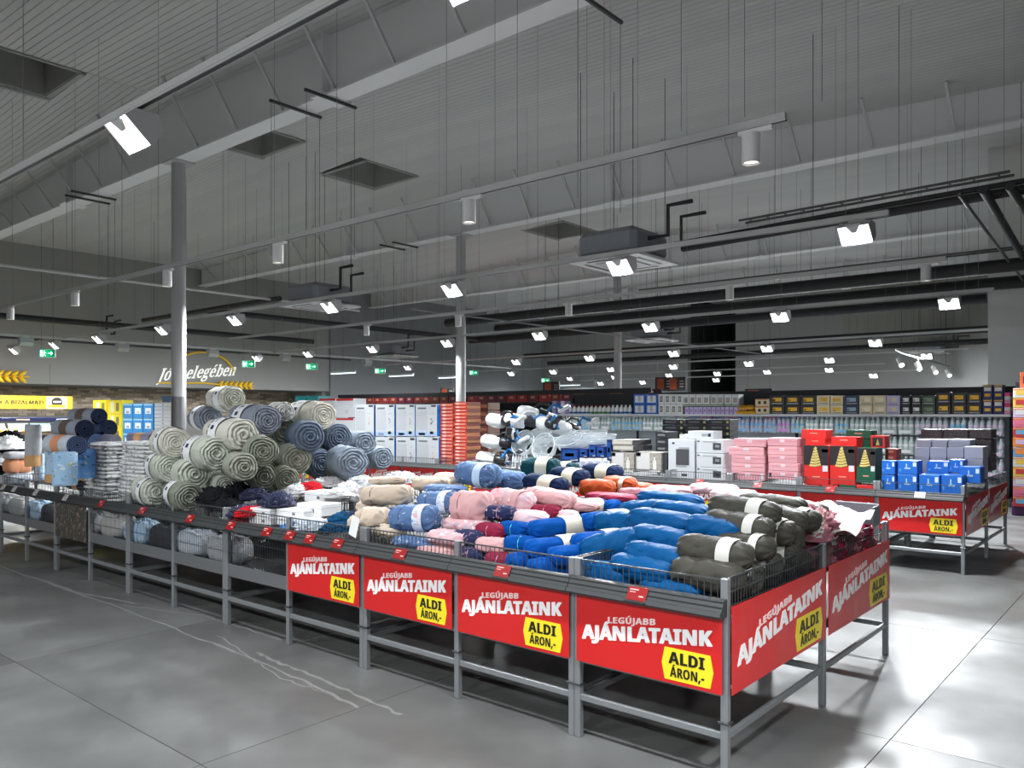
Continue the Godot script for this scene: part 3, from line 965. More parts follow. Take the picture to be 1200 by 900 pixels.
func rail_mesh(L: float) -> ArrayMesh:
	var key := "rail%.3f" % L
	if not meshes.has(key):
		var b := B.new()
		b.prism([Vector2(0.0, 0.8), Vector2(0.03, 0.797), Vector2(0.058, 0.752), Vector2(0.066, 0.752), Vector2(0.075, 0.734), Vector2(0.068, 0.724), Vector2(0.0, 0.724)], -L / 2, L / 2)
		b.box(Vector3(0, 0.792, 0.036), Vector3(L, 0.004, 0.006))
		b.box(Vector3(0, 0.771, 0.05), Vector3(L, 0.003, 0.004))
		meshes[key] = b.done()
	return meshes[key]

# kinds: one letter per bay from the right: b banner, m wire mesh front, s printed sheet front
func offer_table(label: String, u0: float, v0: float, w: float, kinds: String, side: bool, tags: Array, plastic_tags := false) -> Node3D:
	var t := thing("offer_table", label, "display table", P(u0, 0, v0), 0.0, "wire basket offer tables")
	var n := kinds.length()
	var L := n * w
	var D := 2.44
	var ph := 0.885
	for i in n + 1:
		for k in 3:
			var x: float = -clampf(i * w, 0.018, L - 0.018)
			part(t, "post", box_mesh(Vector3(0.034, ph, 0.034), 0.003), steel_post, Vector3(x, ph / 2, -clampf(k * D / 2, 0.017, D - 0.017)))
			if k == 0:
				part(t, "post_clamp", box_mesh(Vector3(0.05, 0.012, 0.05), 0.002), mat(90, 92, 95, 0.4, 0.7), Vector3(x, 0.262, -0.017))
		if i == 0 or i == n:
			for k in 2:
				var x: float = -0.018 if i == 0 else -L + 0.018
				part(t, "end_rail", box_mesh(Vector3(0.02, 0.032, D / 2 - 0.05), 0.003), steel_post, Vector3(x, 0.2, -D / 4 - k * D / 2))
	for i in n:
		var x := -(i + 0.5) * w
		for k in 3:
			part(t, "lower_rail", box_mesh(Vector3(w - 0.036, 0.032, 0.02), 0.003), steel_post, Vector3(x, 0.2, -clampf(k * D / 2, 0.017, D - 0.017)))
		part(t, "cross_strut", box_mesh(Vector3(0.025, 0.03, D - 0.1)), mat(35, 35, 36, 0.6), Vector3(x + w * 0.2, 0.385, -D / 2))
		part(t, "bin_floor", box_mesh(Vector3(w - 0.01, 0.012, D - 0.05)), mat(52, 53, 55, 0.5, 0.3), Vector3(x, 0.425, -D / 2))
		part(t, "raised_floor", box_mesh(Vector3(w - 0.05, 0.01, D - (0.1 if kinds[i] == "b" else 0.7))), mat(30, 30, 31, 0.7), Vector3(x, 0.72, -D / 2 - (0.0 if kinds[i] == "b" else 0.28)))
		part(t, "bin_lip", box_mesh(Vector3(w - 0.036, 0.095, 0.006), 0.001), mat(138, 140, 143, 0.35, 0.6), Vector3(x, 0.418, -0.012))
		part(t, "wire_basket_front", wire_panel(w - 0.04, 0.1, 0.032, 2), wire_m, Vector3(x, 0.828, -0.014)).set_meta("kind", "stuff")
		if kinds[i] == "m" or kinds[i] == "s":
			part(t, "wire_basket_front", wire_panel(w - 0.04, 0.27, 0.022, 4, 0.0016), wire_m, Vector3(x, 0.6, -0.014)).set_meta("kind", "stuff")
		if kinds[i] == "s":
			part(t, "printed_sheet", box_mesh(Vector3(w - 0.06, 0.36, 0.003)), printed("leafsheet", Color8(70, 66, 60), [Color8(120, 112, 100), Color8(44, 42, 40), Color8(150, 120, 96)], 240, 3, 9, 3.0, 4, 0.3), Vector3(x, 0.54, 0.008))
		part(t, "wire_basket_back", wire_panel(w - 0.04, 0.12, 0.032, 2), wire_m, Vector3(x, 0.82, -D + 0.014)).set_meta("kind", "stuff")
		var rl := part(t, "price_rail", rail_mesh(w - 0.004), mat(54, 56, 57, 0.5), Vector3(x, 0, 0))
		for px: float in tags:
			var du := -on_v(px, 620, v0 - 0.05).x - u0
			if du > i * w and du <= (i + 1) * w:
				var lx := -du - x
				var tilt := Basis(Vector3.RIGHT, -0.56)
				part(rl, "price_tag", box_mesh(Vector3(0.1, 0.066, 0.003), 0.001), mat(190, 190, 188, 0.4) if plastic_tags or px < 90 else mat(146, 20, 22, 0.35), Vector3(lx, 0.772, 0.053), tilt)
				part(rl, "tag_rim", box_mesh(Vector3(0.11, 0.006, 0.006)), mat(30, 30, 30, 0.4), Vector3(lx, 0.738, 0.076), tilt)
				for q in 3:
					part(rl, "tag_print", box_mesh(Vector3([0.045, 0.03, 0.024][q], [0.006, 0.004, 0.007][q], 0.001)), mat(236, 170, 165, 0.4) if px >= 90 and not plastic_tags else mat(70, 70, 70, 0.4), Vector3(lx + [-0.018, -0.024, 0.025][q], 0.772, 0.053) + tilt * Vector3(0, [0.018, 0.006, -0.012][q], 0.0022), tilt)
		if kinds[i] == "b":
			banner(t, Vector3(x + 0.002, 0.552, 0.012), Basis.IDENTITY, w - 0.045, 0.335)
	for k in 2:
		var z := -D / 4 - k * D / 2
		for e: Array in [[-0.004, side], [-L + 0.004, false]]:
			part(t, "wire_basket_end", wire_panel(D / 2 - 0.04, 0.125, 0.03, 3), wire_m, Vector3(e[0] - 0.012 * signf(e[0] + L / 2), 0.82, z), ry(PI / 2)).set_meta("kind", "stuff")
			if e[1]:
				banner(t, Vector3(0.008, 0.572, z), ry(PI / 2) * Basis(Vector3.BACK, 0.0), D / 2 - 0.045, 0.385)
		part(t, "wire_divider", wire_panel(L - 0.06, 0.1, 0.05, 2), wire_m, Vector3(-L / 2, 0.8, -D / 2 + 0.02)).set_meta("kind", "stuff") if k == 0 else null
	return t

const A_U := 1.508
const A_V := 3.226
const A_W := 0.812
const T_U := 1.675
const T_V := 8.93
const T_W := 0.825

func build_tables() -> void:
	steel_post = mat(150, 153, 156, 0.38, 0.55)
	wire_m = mat(84, 86, 89, 0.45, 0.5)
	var tags := [747.0, 589.0, 469.0, 396.0, 363.0, 340.0, 313.0, 271.0, 223.0, 167.0, 119.0, 77.0, 42.0, 17.0, 4.0]
	var d := [["nearest corner table holding petrol blue and olive jackets, red banners on front and end", 0, "b"],
		["table with two red front banners holding pink and cobalt textiles", 1, "bb"],
		["table with one red front banner, white boxes and black garments above it", 3, "bm"],
		["wire front table under the sage green rolled duvets", 5, "mm"],
		["wire front table with a dark printed sheet hung on its front", 7, "ms"],
		["wire front table under the upright blue rolled mats", 9, "mm"],
		["wire front table at the left edge under black garments", 11, "mmm"]]
	for q in d:
		offer_table(q[0], A_U + q[1] * A_W, A_V, A_W, q[2], q[1] == 0, tags)
	var e := [["far corner table holding blue, silver and glittery cartons, red banners on two sides", 0, "b", true, [1078.0]],
		["far table holding red and green cartons with a gold tree print", 1, "b", false, [973.0]],
		["far table holding the pink cartons", 2, "b", false, [888.0]],
		["far table holding the white sewing gadget cartons", 3, "b", false, [820.0]],
		["far table holding grey wooden gift cartons", 4, "bb", false, [700.0]],
		["far table holding vacuum cleaners and clear bowls", 6, "bb", false, []],
		["far table holding the red display cartons", 8, "b", false, []],
		["far table holding the white heater cartons", 9, "bbbb", false, []],
		["far table left of the white heater cartons", 13, "bbb", false, []],
		["far table holding plain white cartons behind the steel column", 16, "bbbb", false, []],
		["far table at the left edge under the yellow cartons", 20, "bbbbbb", false, []]]
	for q in e:
		offer_table(q[0], T_U + q[1] * T_W, T_V, T_W, q[2], q[3], q[4], q[1] == 0)

# ================= textiles on the near tables =================
func roll_meshes(seed_: int, turns: float) -> Array:      # [wrapped side, spiral end] of a rolled duvet: radius 1, length 4 along x
	var key := "roll%d" % seed_
	if meshes.has(key):
		return meshes[key]
	var n := FastNoiseLite.new()
	n.seed = seed_
	n.frequency = 0.55
	n.fractal_octaves = 3
	var NT := 44
	var wob := func(p: Vector3) -> float: return n.get_noise_3dv(p) * 0.11
	var rows := []
	for i in 13:
		var x := lerpf(-2.0, 1.93, i / 12.0)
		var row := []
		for k in NT + 1:
			var t := TAU * k / NT
			var dir := Vector3(0, cos(t), -sin(t))
			var r: float = 1.0 + wob.call(dir * 1.6 + Vector3(x * 1.2, 0, 0)) - (0.05 if i == 12 else 0.0) - (0.3 if i == 0 else 0.0)
			r += 0.03 * sin(x * 5.0 + 3.0 * cos(t * 2.0))
			row.append(Vector3(x, 0, 0) + dir * r)
		rows.append(row)
	var b := B.new()
	b.grid(rows)
	var hub := []
	for k in NT + 1:
		hub.append(Vector3(-1.9, 0, 0))
	var b2: Array = [hub, rows[0]]
	b.grid(b2)
	var side := b.done()
	rows = []
	var NR := 40
	for i in NR + 1:
		var rho := 1.0 - float(i) / NR
		var row := []
		for k in NT + 1:
			var t := TAU * k / NT
			var dir := Vector3(0, cos(t), -sin(t))
			var ph := turns * rho + t / TAU + 0.35 * n.get_noise_3dv(dir * 2.0 * rho + Vector3(9, 0, 0))
			var ridge := pow(absf(sin(ph * PI)), 0.55)
			var depth := 0.26 * ridge * clampf(rho * 6.0, 0.3, 1.0) * clampf((1.02 - rho) * 14.0, 0.5, 1.0)
			var x := 1.78 + 0.16 * (1.0 - rho * rho) + depth + 0.15 * n.get_noise_3dv(dir * rho * 3.2) + 0.07 * n.get_noise_3dv(dir * rho * 9.0 + Vector3(3, 0, 0))
			if i == 0:
				x = 1.93
			var r: float = rho * (0.97 + wob.call(dir * 1.6 + Vector3(2.3, 0, 0)))
			if i == 0:
				r = 0.95 + wob.call(dir * 1.6 + Vector3(1.93 * 1.2, 0, 0)) + 0.03 * sin(1.93 * 5.0 + 3.0 * cos(t * 2.0))
			row.append(Vector3(x, 0, 0) + dir * r)
		rows.append(row)
	b = B.new()
	b.grid(rows)
	meshes[key] = [side, b.done()]
	return meshes[key]

func band_mesh(x0: float, x1: float, r: float) -> ArrayMesh:   # paper band round a roll of radius 1
	var key := "band%.2f,%.2f,%.2f" % [x0, x1, r]
	if not meshes.has(key):
		var b := B.new()
		var rows := []
		for x: float in [x0, x1]:
			var row := []
			for k in 37:
				var t := TAU * k / 36
				row.append(Vector3(x, cos(t) * r, -sin(t) * r))
			rows.append(row)
		b.grid(rows)
		meshes[key] = b.done()
	return meshes[key]

func patch_mesh(x0: float, x1: float, a0: float, a1: float, r: float) -> ArrayMesh:   # a printed patch on such a band, angles from the top towards the front
	var key := "patch%.2f,%.2f,%.2f,%.2f,%.2f" % [x0, x1, a0, a1, r]
	if not meshes.has(key):
		var b := B.new()
		var rows := []
		for x: float in [x0, x1]:
			var row := []
			for k in 9:
				var t := lerpf(a1, a0, k / 8.0)
				row.append(Vector3(x, cos(t) * r, sin(t) * r))
			rows.append(row)
		b.grid(rows)
		meshes[key] = b.done()
	return meshes[key]

func place_cap(px: float, py: float, dpx: float, D: float) -> Vector3:   # the place of a roll's end from its size in the picture
	var z := FOCAL * D / dpx
	var p := uv_at((px - 600.0) / FOCAL * z, z)
	return P(p.x, EYE - (py - HORIZON) / FOCAL * z, p.y)

func duvet(px: float, py: float, dpx: float, D: float, L: float, m: Material, band: int, seed_: int, label: String, yaw := 0.0, end_m: Material = null) -> Node3D:
	var R := D / 2
	var cap := place_cap(px, py, dpx, D)
	var bs := ry(yaw)
	var c := cap - bs * Vector3(L / 2, 0, 0)
	var t := thing("rolled_duvet", label, "rolled duvet", c - Vector3(0, R, 0), yaw, "rolled duvets piled on the wire front tables")
	var s := Basis.from_scale(Vector3(L / 4, R, R)) * Basis(Vector3.RIGHT, seed_ * 1.3)
	var ms: Array = roll_meshes(seed_ % 4, [4.6, 5.2, 4.0, 5.6][seed_ % 4])
	part(t, "roll", ms[0], m, Vector3(0, R, 0), s)
	part(t, "spiral_end", ms[1], end_m if end_m else m, Vector3(0, R, 0), s)
	var s0 := Basis.from_scale(Vector3(L / 4, R, R))
	if band > 0:
		var x0 := -0.9 if band != 3 else 0.1
		var bd := part(t, "paper_band", band_mesh(x0, x0 + 1.3, 1.075), mat(226, 227, 228, 0.6), Vector3(0, R, 0), s0)
		part(bd, "band_stripe", patch_mesh(x0 - 0.02, x0 + 0.12, -0.8, 2.2, 1.09), mat(28, 36, 66, 0.5))
		part(bd, "brand_patch", patch_mesh(x0 + 0.45, x0 + 0.85, 1.0, 1.25, 1.09), mat(28, 42, 84, 0.5))
		part(bd, "print_lines", patch_mesh(x0 + 0.5, x0 + 0.58, 0.1, 0.75, 1.09), mat(60, 66, 84, 0.5))
		part(bd, "print_lines", patch_mesh(x0 + 0.7, x0 + 1.1, 0.2, 0.3, 1.09), mat(110, 116, 130, 0.5))
	return t

func mat_roll_mesh(turns: float, thick: float) -> ArrayMesh:   # a thick mat wound up: radius 1, length 4 along x
	var key := "matroll%.1f%.2f" % [turns, thick]
	if not meshes.has(key):
		var b := B.new()
		var n := int(turns * 28)
		var line := []
		for i in n + 1:
			var f := float(i) / n
			line.append([lerpf(0.16, 1.0, f), TAU * turns * f])
		var pt := func(r: float, a: float, x: float) -> Vector3: return Vector3(x, r * cos(a), r * sin(a))
		for i in n:
			var p: Array = line[i]
			var q: Array = line[i + 1]
			b.smooth(true)
			b.face([pt.call(p[0], p[1], -2.0), pt.call(q[0], q[1], -2.0), pt.call(q[0], q[1], 2.0), pt.call(p[0], p[1], 2.0)], pt.call(1.0, p[1], 0.0))
			b.face([pt.call(p[0] - thick, p[1], -2.0), pt.call(q[0] - thick, q[1], -2.0), pt.call(q[0] - thick, q[1], 2.0), pt.call(p[0] - thick, p[1], 2.0)], -pt.call(1.0, p[1], 0.0))
			b.smooth(false)
			for x: float in [-2.0, 2.0]:
				b.face([pt.call(p[0], p[1], x), pt.call(q[0], q[1], x), pt.call(q[0] - thick, q[1], x), pt.call(p[0] - thick, p[1], x)], Vector3(x, 0, 0))
		meshes[key] = b.done()
	return meshes[key]

func bath_mat(c: Vector3, R: float, L: float, inner: Material, outer: Material, band: Material, label: String, bs := Basis.IDENTITY, turns := 4.0, upright := false) -> void:
	var t := thing("rolled_mat", label, "rolled mat", c - Vector3(0, R if not upright else L / 2, 0), 0.0, "rolled mats on the left tables")
	var o := Vector3(0, R if not upright else L / 2, 0)
	var b2 := bs * Basis(Vector3.RIGHT, 2.0) * Basis.from_scale(Vector3(L / 4, R, R))
	part(t, "wound_mat", mat_roll_mesh(turns, 0.15), inner, o, b2)
	var b3 := bs * Basis.from_scale(Vector3(L / 4, R, R))
	part(t, "outer_face", band_mesh(-1.97, 1.9, 1.02), outer, o, b3)
	if band:
		part(t, "paper_band", band_mesh(-0.7, 0.5, 1.05) if not upright else band_mesh(-1.95, -0.9, 1.05), band, o, b3)

func puff_meshes(kind: int) -> Array:                      # [body, sleeve, tie] of a soft bundle: 1 long in x, 1 high, 1 deep
	var key := "puff%d" % kind
	if meshes.has(key):
		return meshes[key]
	var n := FastNoiseLite.new()
	n.seed = 40 + kind
	n.frequency = 1.0
	n.fractal_octaves = 3
	var tie: float = [-0.12, -0.16, -0.1, 0.0, -0.14, -0.2][kind]
	var sl: Array = [[0.16, 0.3], [0.12, 0.3], [0.0, 0.34], [0.1, 0.3], [0.18, 0.32], [0.14, 0.34]][kind]
	var fine: float = [0.06, 0.06, 0.05, 0.08, 0.1, 0.07][kind]
	var sq: float = [5.0, 4.5, 9.0, 5.0, 5.0, 8.0][kind]
	var env := func(x: float) -> float:
		var e := pow(maxf(0.0, 1.0 - pow(absf(x * 2.0), sq)), 0.42)
		e *= 1.0 - (0.09 if kind < 2 else 0.15) * exp(-pow((x - tie) / 0.014, 2.0))
		if kind < 2:
			e *= 1.0 - 0.02 * pow(absf(sin(x * 9.0)), 12.0)
		return e
	var point := func(x: float, t: float, grow: float) -> Vector3:
		var c := cos(t)
		var s := sin(t)
		var y := signf(c) * pow(absf(c), 0.8) * 0.5
		var z := -signf(s) * pow(absf(s), 0.8) * 0.5
		var r: float = env.call(x) * (0.93 + grow)
		if grow == 0.0:
			var p := Vector3(x * 3.0, y * 2.0, z * 2.0)
			r += n.get_noise_3dv(p) * 0.09 + fine * n.get_noise_3dv(p * Vector3(2.0, 6.0, 6.0))
			r += 0.09 * sin(t * 9.0 + kind) * exp(-pow((absf(x) - 0.5) / 0.12, 2.0))
			r += 0.05 * sin(t * 8.0 + kind * 2.0) * exp(-pow((x - tie) / 0.09, 2.0))
			r = maxf(r, 0.0)
		return Vector3(x, y * r, z * r)
	var rows := []
	for i in 39:
		var x := -0.5 * cos(PI * i / 38.0)
		var row := []
		for k in 33:
			row.append(point.call(x, TAU * k / 32, 0.0))
		rows.append(row)
	var b := B.new()
	b.grid(rows)
	var body := b.done()
	rows = []
	for i in 4:
		var row := []
		var x := lerpf(sl[0], sl[1], i / 3.0)
		for k in 33:
			row.append(point.call(x, TAU * k / 32, 0.085))
		rows.append(row)
	b = B.new()
	b.grid(rows)
	var sleeve := b.done()
	rows = []
	for i in 3:
		var row := []
		for k in 33:
			var p: Vector3 = point.call(tie, TAU * k / 32, 0.03 + (0.04 if i == 1 else 0.0))
			p.x += (i - 1) * 0.012
			row.append(p)
		rows.append(row)
	b = B.new()
	b.grid(rows)
	meshes[key] = [body, sleeve, b.done()]
	return meshes[key]

func bundle(called: String, cat: String, group: String, label: String, at: Vector3, size: Vector3, yaw: float, kind: int, m: Material, sleeve: Material, tie: Material, tilt := 0.0, flip := false) -> Node3D:
	var t := thing(called, label, cat, at - Vector3(0, size.y / 2, 0), 0.0, group)
	var ms := puff_meshes(kind)
	var bs := ry(yaw) * Basis(Vector3.BACK, tilt) * Basis.from_scale(size * Vector3(-1 if flip else 1, 1, -1 if flip else 1))
	var o := Vector3(0, size.y / 2, 0)
	part(t, "body", ms[0], m, o, bs)
	if sleeve:
		part(t, "paper_sleeve", ms[1], sleeve, o, bs)
	if tie:
		part(t, "tie_band", ms[2], tie, o, bs)
	return t

func crumple_mesh(kind: int) -> ArrayMesh:                 # a crumpled heap of cloth, 1 x 1 x 1, standing on y = 0
	var key := "crumple%d" % kind
	if not meshes.has(key):
		var n := FastNoiseLite.new()
		n.seed = 90 + kind
		n.frequency = 1.25
		n.fractal_type = FastNoiseLite.FRACTAL_RIDGED
		n.fractal_octaves = 3
		var rows := []
		for i in 25:
			var el := PI / 2 * i / 24.0
			var row := []
			for k in 41:
				var t := TAU * k / 40
				var d := Vector3(cos(t) * cos(el), sin(el), -sin(t) * cos(el))
				var r := 0.5 + 0.19 * n.get_noise_3dv(d * 1.5) + 0.07 * n.get_noise_3dv(d * 4.0 + Vector3(5, 5, 5))
				row.append(Vector3(d.x * r, maxf(0.0, d.y * r * 1.9), d.z * r))
			rows.append(row)
		var b := B.new()
		b.grid(rows)
		meshes[key] = b.done()
	return meshes[key]

func heap(called: String, cat: String, group: String, label: String, at: Vector3, size: Vector3, yaw: float, kind: int, m: Material, trim: Material = null) -> void:
	size *= Vector3(0.82, 0.62, 0.9)
	var t := thing(called, label, cat, at, yaw, group)
	part(t, "cloth", crumple_mesh(kind % 5), m, Vector3.ZERO, Basis.from_scale(size))
	if trim:
		part(t, "sleeve", crumple_mesh((kind + 2) % 5), trim, Vector3(size.x * 0.3, size.y * 0.2, size.z * 0.16), ry(1.0) * Basis.from_scale(size * Vector3(0.42, 0.75, 0.4)))

func folded_mesh(kind: int) -> ArrayMesh:                  # one folded layer of bedding with rounded, slightly wavy edges: 1 x 1 x 1
	var key := "folded%d" % kind
	if not meshes.has(key):
		var n := FastNoiseLite.new()
		n.seed = 20 + kind
		n.frequency = 1.4
		var rows := []
		for i in 13:
			var el := PI * (i / 12.0 - 0.5)
			var row := []
			for k in 49:
				var t := TAU * k / 48
				var c := cos(t)
				var s := sin(t)
				var q := 1.0 / pow(pow(absf(c), 8.0) + pow(absf(s), 8.0), 0.125)
				var e := signf(cos(el)) * pow(absf(cos(el)), 0.4)
				var w := 1.0 + 0.04 * n.get_noise_2d(t * 1.5, i * 0.3)
				row.append(Vector3(c * q * e * 0.5 * w, 0.5 * signf(el) * pow(absf(sin(el)), 0.7) * (1.0 + 0.35 * n.get_noise_3d(c * q * 2, s * q * 2, 3)), -s * q * e * 0.5 * w))
			rows.append(row)
		var b := B.new()
		b.grid(rows)
		meshes[key] = b.done()
	return meshes[key]

func build_duvets() -> void:
	var sage := cloth(180, 184, 172, 0.9, 0.9, 7.0)
	var pale := cloth(197, 195, 184, 0.9, 0.9, 7.0)
	var moss := cloth(128, 131, 118, 0.9, 0.9, 7.0)
	var green := cloth(148, 150, 138, 0.9, 0.9, 7.0)
	var steel := cloth(130, 136, 148, 0.9, 0.9, 7.0)
	var blue := cloth(96, 107, 124, 0.9, 0.9, 7.0)
	var mist := cloth(136, 146, 158, 0.9, 0.9, 7.0)
	var ecru := cloth(204, 199, 187, 0.9, 0.9, 7.0)
	var leaf := printed("leafy", Color8(214, 214, 208), [Color8(130, 134, 128), Color8(90, 96, 92)], 120, 5, 16, 4.0, 12)
	var d := [
		[222, 583, 34, 0.235, 0.55, moss, 1, 1, "dark sage rolled duvet, lowest at the front, behind the wire basket"],
		[184, 577, 34, 0.25, 0.36, sage, 3, 2, "pale sage rolled duvet with white band, bottom left of the green pile"],
		[228, 556, 38, 0.27, 0.55, sage, 2, 0, "sage rolled duvet with navy label, front left, second layer"],
		[254, 532, 39, 0.27, 0.58, sage, 2, 1, "sage rolled duvet with black stripe, third layer, left of centre"],
		[285, 510, 39, 0.27, 0.6, pale, 2, 2, "pale greige rolled duvet with wide white band, fourth layer"],
		[313, 493, 37, 0.27, 0.6, steel, 2, 3, "steel grey rolled duvet near the top with white band"],
		[274, 467, 29, 0.25, 0.6, pale, 3, 1, "greige rolled duvet on the very top of the pile"],
		[248, 490, 28, 0.25, 0.5, steel, 2, 0, "blue grey rolled duvet lying under the topmost one, left side"],
		[332, 506, 34, 0.27, 0.5, moss, 0, 2, "dark moss rolled duvet squeezed behind the steel grey one"],
		[308, 529, 37, 0.25, 0.5, moss, 0, 3, "dark moss rolled duvet in the middle of the green pile"],
		[286, 548, 34, 0.225, 0.5, green, 0, 0, "greige green rolled duvet under the pale greige one"],
		[348, 539, 37, 0.27, 0.45, green, 0, 1, "olive grey rolled duvet beside the blue ones"],
		[310, 559, 31, 0.215, 0.5, moss, 0, 2, "dark moss rolled duvet, lowest in the middle, partly collapsed"],
		[266, 570, 29, 0.205, 0.5, sage, 0, 3, "pale sage rolled duvet, lowest, behind the black garments"],
		[336, 562, 30, 0.21, 0.5, moss, 0, 1, "dark sage rolled duvet, lowest beside the white shirts"],
		[379, 487, 34, 0.27, 0.6, ecru, 2, 3, "cream rolled duvet with white band on top of the blue pile"],
		[363, 512, 37, 0.27, 0.45, blue, 0, 0, "slate blue rolled duvet directly under the cream one"],
		[397, 513, 33, 0.27, 0.45, blue, 0, 1, "slate blue rolled duvet, right of the one under the cream roll"],
		[428, 520, 29, 0.25, 0.45, mist, 0, 2, "pale blue rolled duvet at the right of the upper blue row"],
		[378, 544, 34, 0.27, 0.45, blue, 0, 3, "slate blue rolled duvet in the lower blue row, left end"],
		[414, 543, 38, 0.28, 0.5, mist, 0, 1, "large loosely rolled pale blue duvet in the lower row"],
		[449, 537, 27, 0.24, 0.4, mist, 0, 2, "small pale blue rolled duvet at the right end of the pile"],
		[334, 483, 24, 0.185, 0.5, leaf, 0, 0, "grey and white patterned rolled duvet behind the steel grey one"],
		[206, 519, 36, 0.26, 0.32, pale, 3, 3, "greige rolled duvet with printed band at the left of the third layer"],
		[200, 548, 36, 0.26, 0.4, sage, 1, 1, "pale sage rolled duvet hidden behind the navy labelled one"],
	]
	for q in d:
		duvet(q[0], q[1], q[2], q[3], q[4], q[5], q[6], q[7], q[8], rng.randf_range(-0.1, 0.1) - (0.36 if q[6] == 0 else 0.22))
	# hidden layers that carry the pile
	for i in 10:
		var p := P(6.2 + (i % 5) * 0.52, 0.72 + (i / 5) * 0.24, 4.15 + (i % 2) * 0.3 + (i / 5) * 0.25)
		var z := FOCAL * 0.25 / 30.0
		var t := thing("rolled_duvet", "rolled duvet deep inside the pile behind the front rolls, %s from the right" % ordn(i), "rolled duvet", p, 0.0, "rolled duvets piled on the wire front tables")
		part(t, "roll", roll_meshes(i % 4, 5.0)[0], moss if i % 2 else green, Vector3(0, 0.125, 0), Basis.from_scale(Vector3(0.125, 0.125, 0.125)))
		part(t, "spiral_end", roll_meshes(i % 4, 5.0)[1], moss if i % 2 else green, Vector3(0, 0.125, 0), Basis.from_scale(Vector3(0.125, 0.125, 0.125)))

